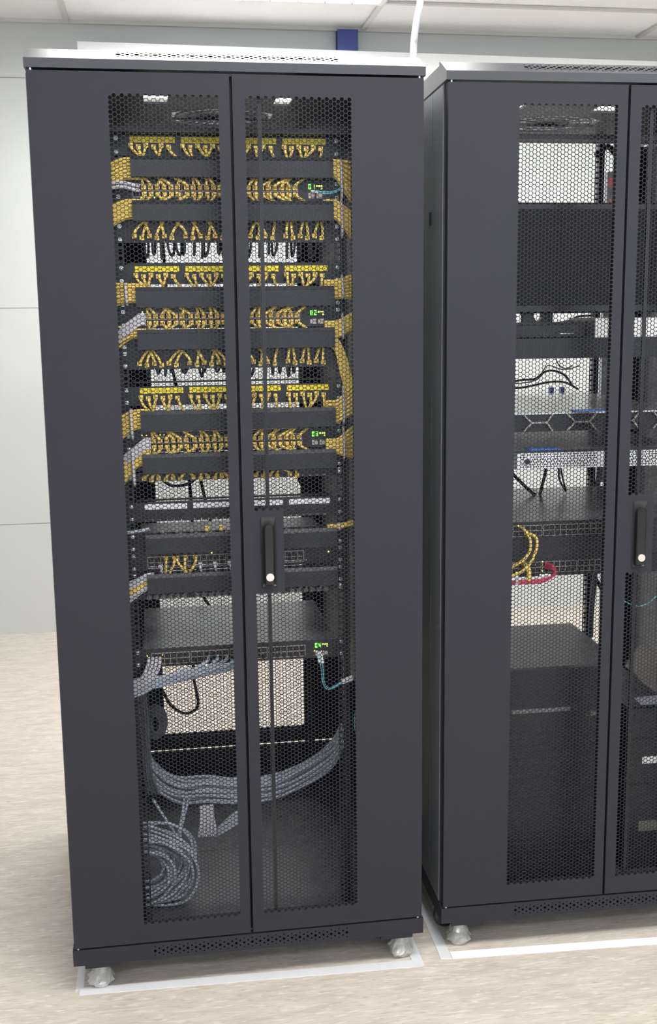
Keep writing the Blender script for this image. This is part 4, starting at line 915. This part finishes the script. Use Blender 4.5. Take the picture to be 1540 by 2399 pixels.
for k in range(3):
    pc([(0.276, 0.118, 0.918-0.006*k), (0.288, 0.100, 0.915-0.004*k), (0.295, 0.096, 0.903-0.003*k), (0.286, 0.095, 0.891-0.001*k), (0.262, 0.095, 0.8835-0.003*k), (0.232, 0.097, 0.882-0.003*k), (0.195, 0.1, 0.881-0.003*k), (0.16, 0.105, 0.876-0.002*k)], RED, '%s of three crimson cables looping under the lower right switch' % ('uppermost', 'middle', 'lowest')[k], 0.0027)
single('cable_tag', MB().bbox(0.255, 0.282, 0.0915, 0.0935, 0.889, 0.897), WHITE, 'small white tag on the crimson cables of the right cabinet', 'tag', 1)
single('cable_tag', MB().bbox(0.197, 0.204, 0.0905, 0.0925, 0.876, 0.896), WHITE, 'white tag wrapped round the yellow and crimson cables at the mesh edge', 'tag', 1)

T = Thing('power_supply_unit', 'large black power supply unit standing low in the right cabinet', 'power supply', 1, (0.33, 0.3, 0.1))
T.part('case', MB().bbox(0.165, 0.485, 0.13, 0.50, 0.104, 0.655, 0.004), PANEL)
T.part('name_strip', MB().bbox(0.203, 0.352, 0.1285, 0.13, 0.541, 0.551, 0.0004), DEVG)
g = MB()
for k in range(22): g.box(0.185, 0.465, 0.1288, 0.13, 0.13+0.017*k, 0.134+0.017*k)
T.part('grille', g, INNER)
T.part('badge', MB().box(0.405, 0.425, 0.1286, 0.13, 0.525, 0.537), BEIGE)
T = Thing('tower_computer', 'black tower computer low in the right cabinet, half cut by the frame', 'computer', 1, (0.58, 0.3, 0.1))
T.part('case', MB().bbox(0.505, 0.622, 0.14, 0.52, 0.104, 0.535, 0.004), PANEL)
T.part('white_badge', MB().box(0.548, 0.60, 0.1385, 0.14, 0.386, 0.404), WHITE); T.part('grey_badge', MB().box(0.545, 0.60, 0.1385, 0.14, 0.205, 0.232), BEIGE)
T.part('drive_lip', MB().prism([(0.512, 0.567), (0.62, 0.572), (0.62, 0.548), (0.532, 0.548)], 0.120, 0.125), LAV)
for k in (0,): T.part('drive_slots', MB().box(0.515, 0.61, 0.1385, 0.14, 0.45, 0.456).box(0.515, 0.61, 0.1385, 0.14, 0.33, 0.334), HOLE)
single('leaning_board', MB().obox((0.60, 0.19, 0.610), (0.066, 0, -0.047), (0, 0.003, 0.001), (-0.020, 0, -0.030)), BEIGE, 'beige board leaning diagonally behind the right mesh door', 'board', 1)
T = Thing('power_strip', 'upright power strip with red rocker switches at the rear of the right cabinet', 'power strip', 1, (0.69, 0.8, 1.6))
T.part('housing', MB().box(0.675, 0.72, 0.81, 0.85, 1.0, 1.905), BEZ)
for k in range(4):
    z = 1.875-0.062*k; T.part('rocker_switch', MB().bbox(0.680, 0.696, 0.804, 0.81, z-0.011, z+0.011), REDSW)
T.part('socket_strip', MB().box(0.698, 0.718, 0.806, 0.81, 1.02, 1.89), DEVG)
lead([(0.64, .82, 1.95), (0.668, .80, 1.972), (0.69, .8, 1.955), (0.715, .8, 1.94), (0.735, .8, 1.90)], 'black cable arching above the power strip in the right cabinet', 0.008)
pc([(0.455, 0.1, 0.84), (0.462, 0.1, 0.826), (0.485, 0.1, 0.812), (0.507, 0.1, 0.806), (0.53, 0.1, 0.812), (0.55, 0.1, 0.83), (0.565, 0.1, 0.858), (0.575, 0.1, 0.90)], CYAN, 'turquoise fibre cable looping behind the right mesh door', 0.0014, 'fibre cable')
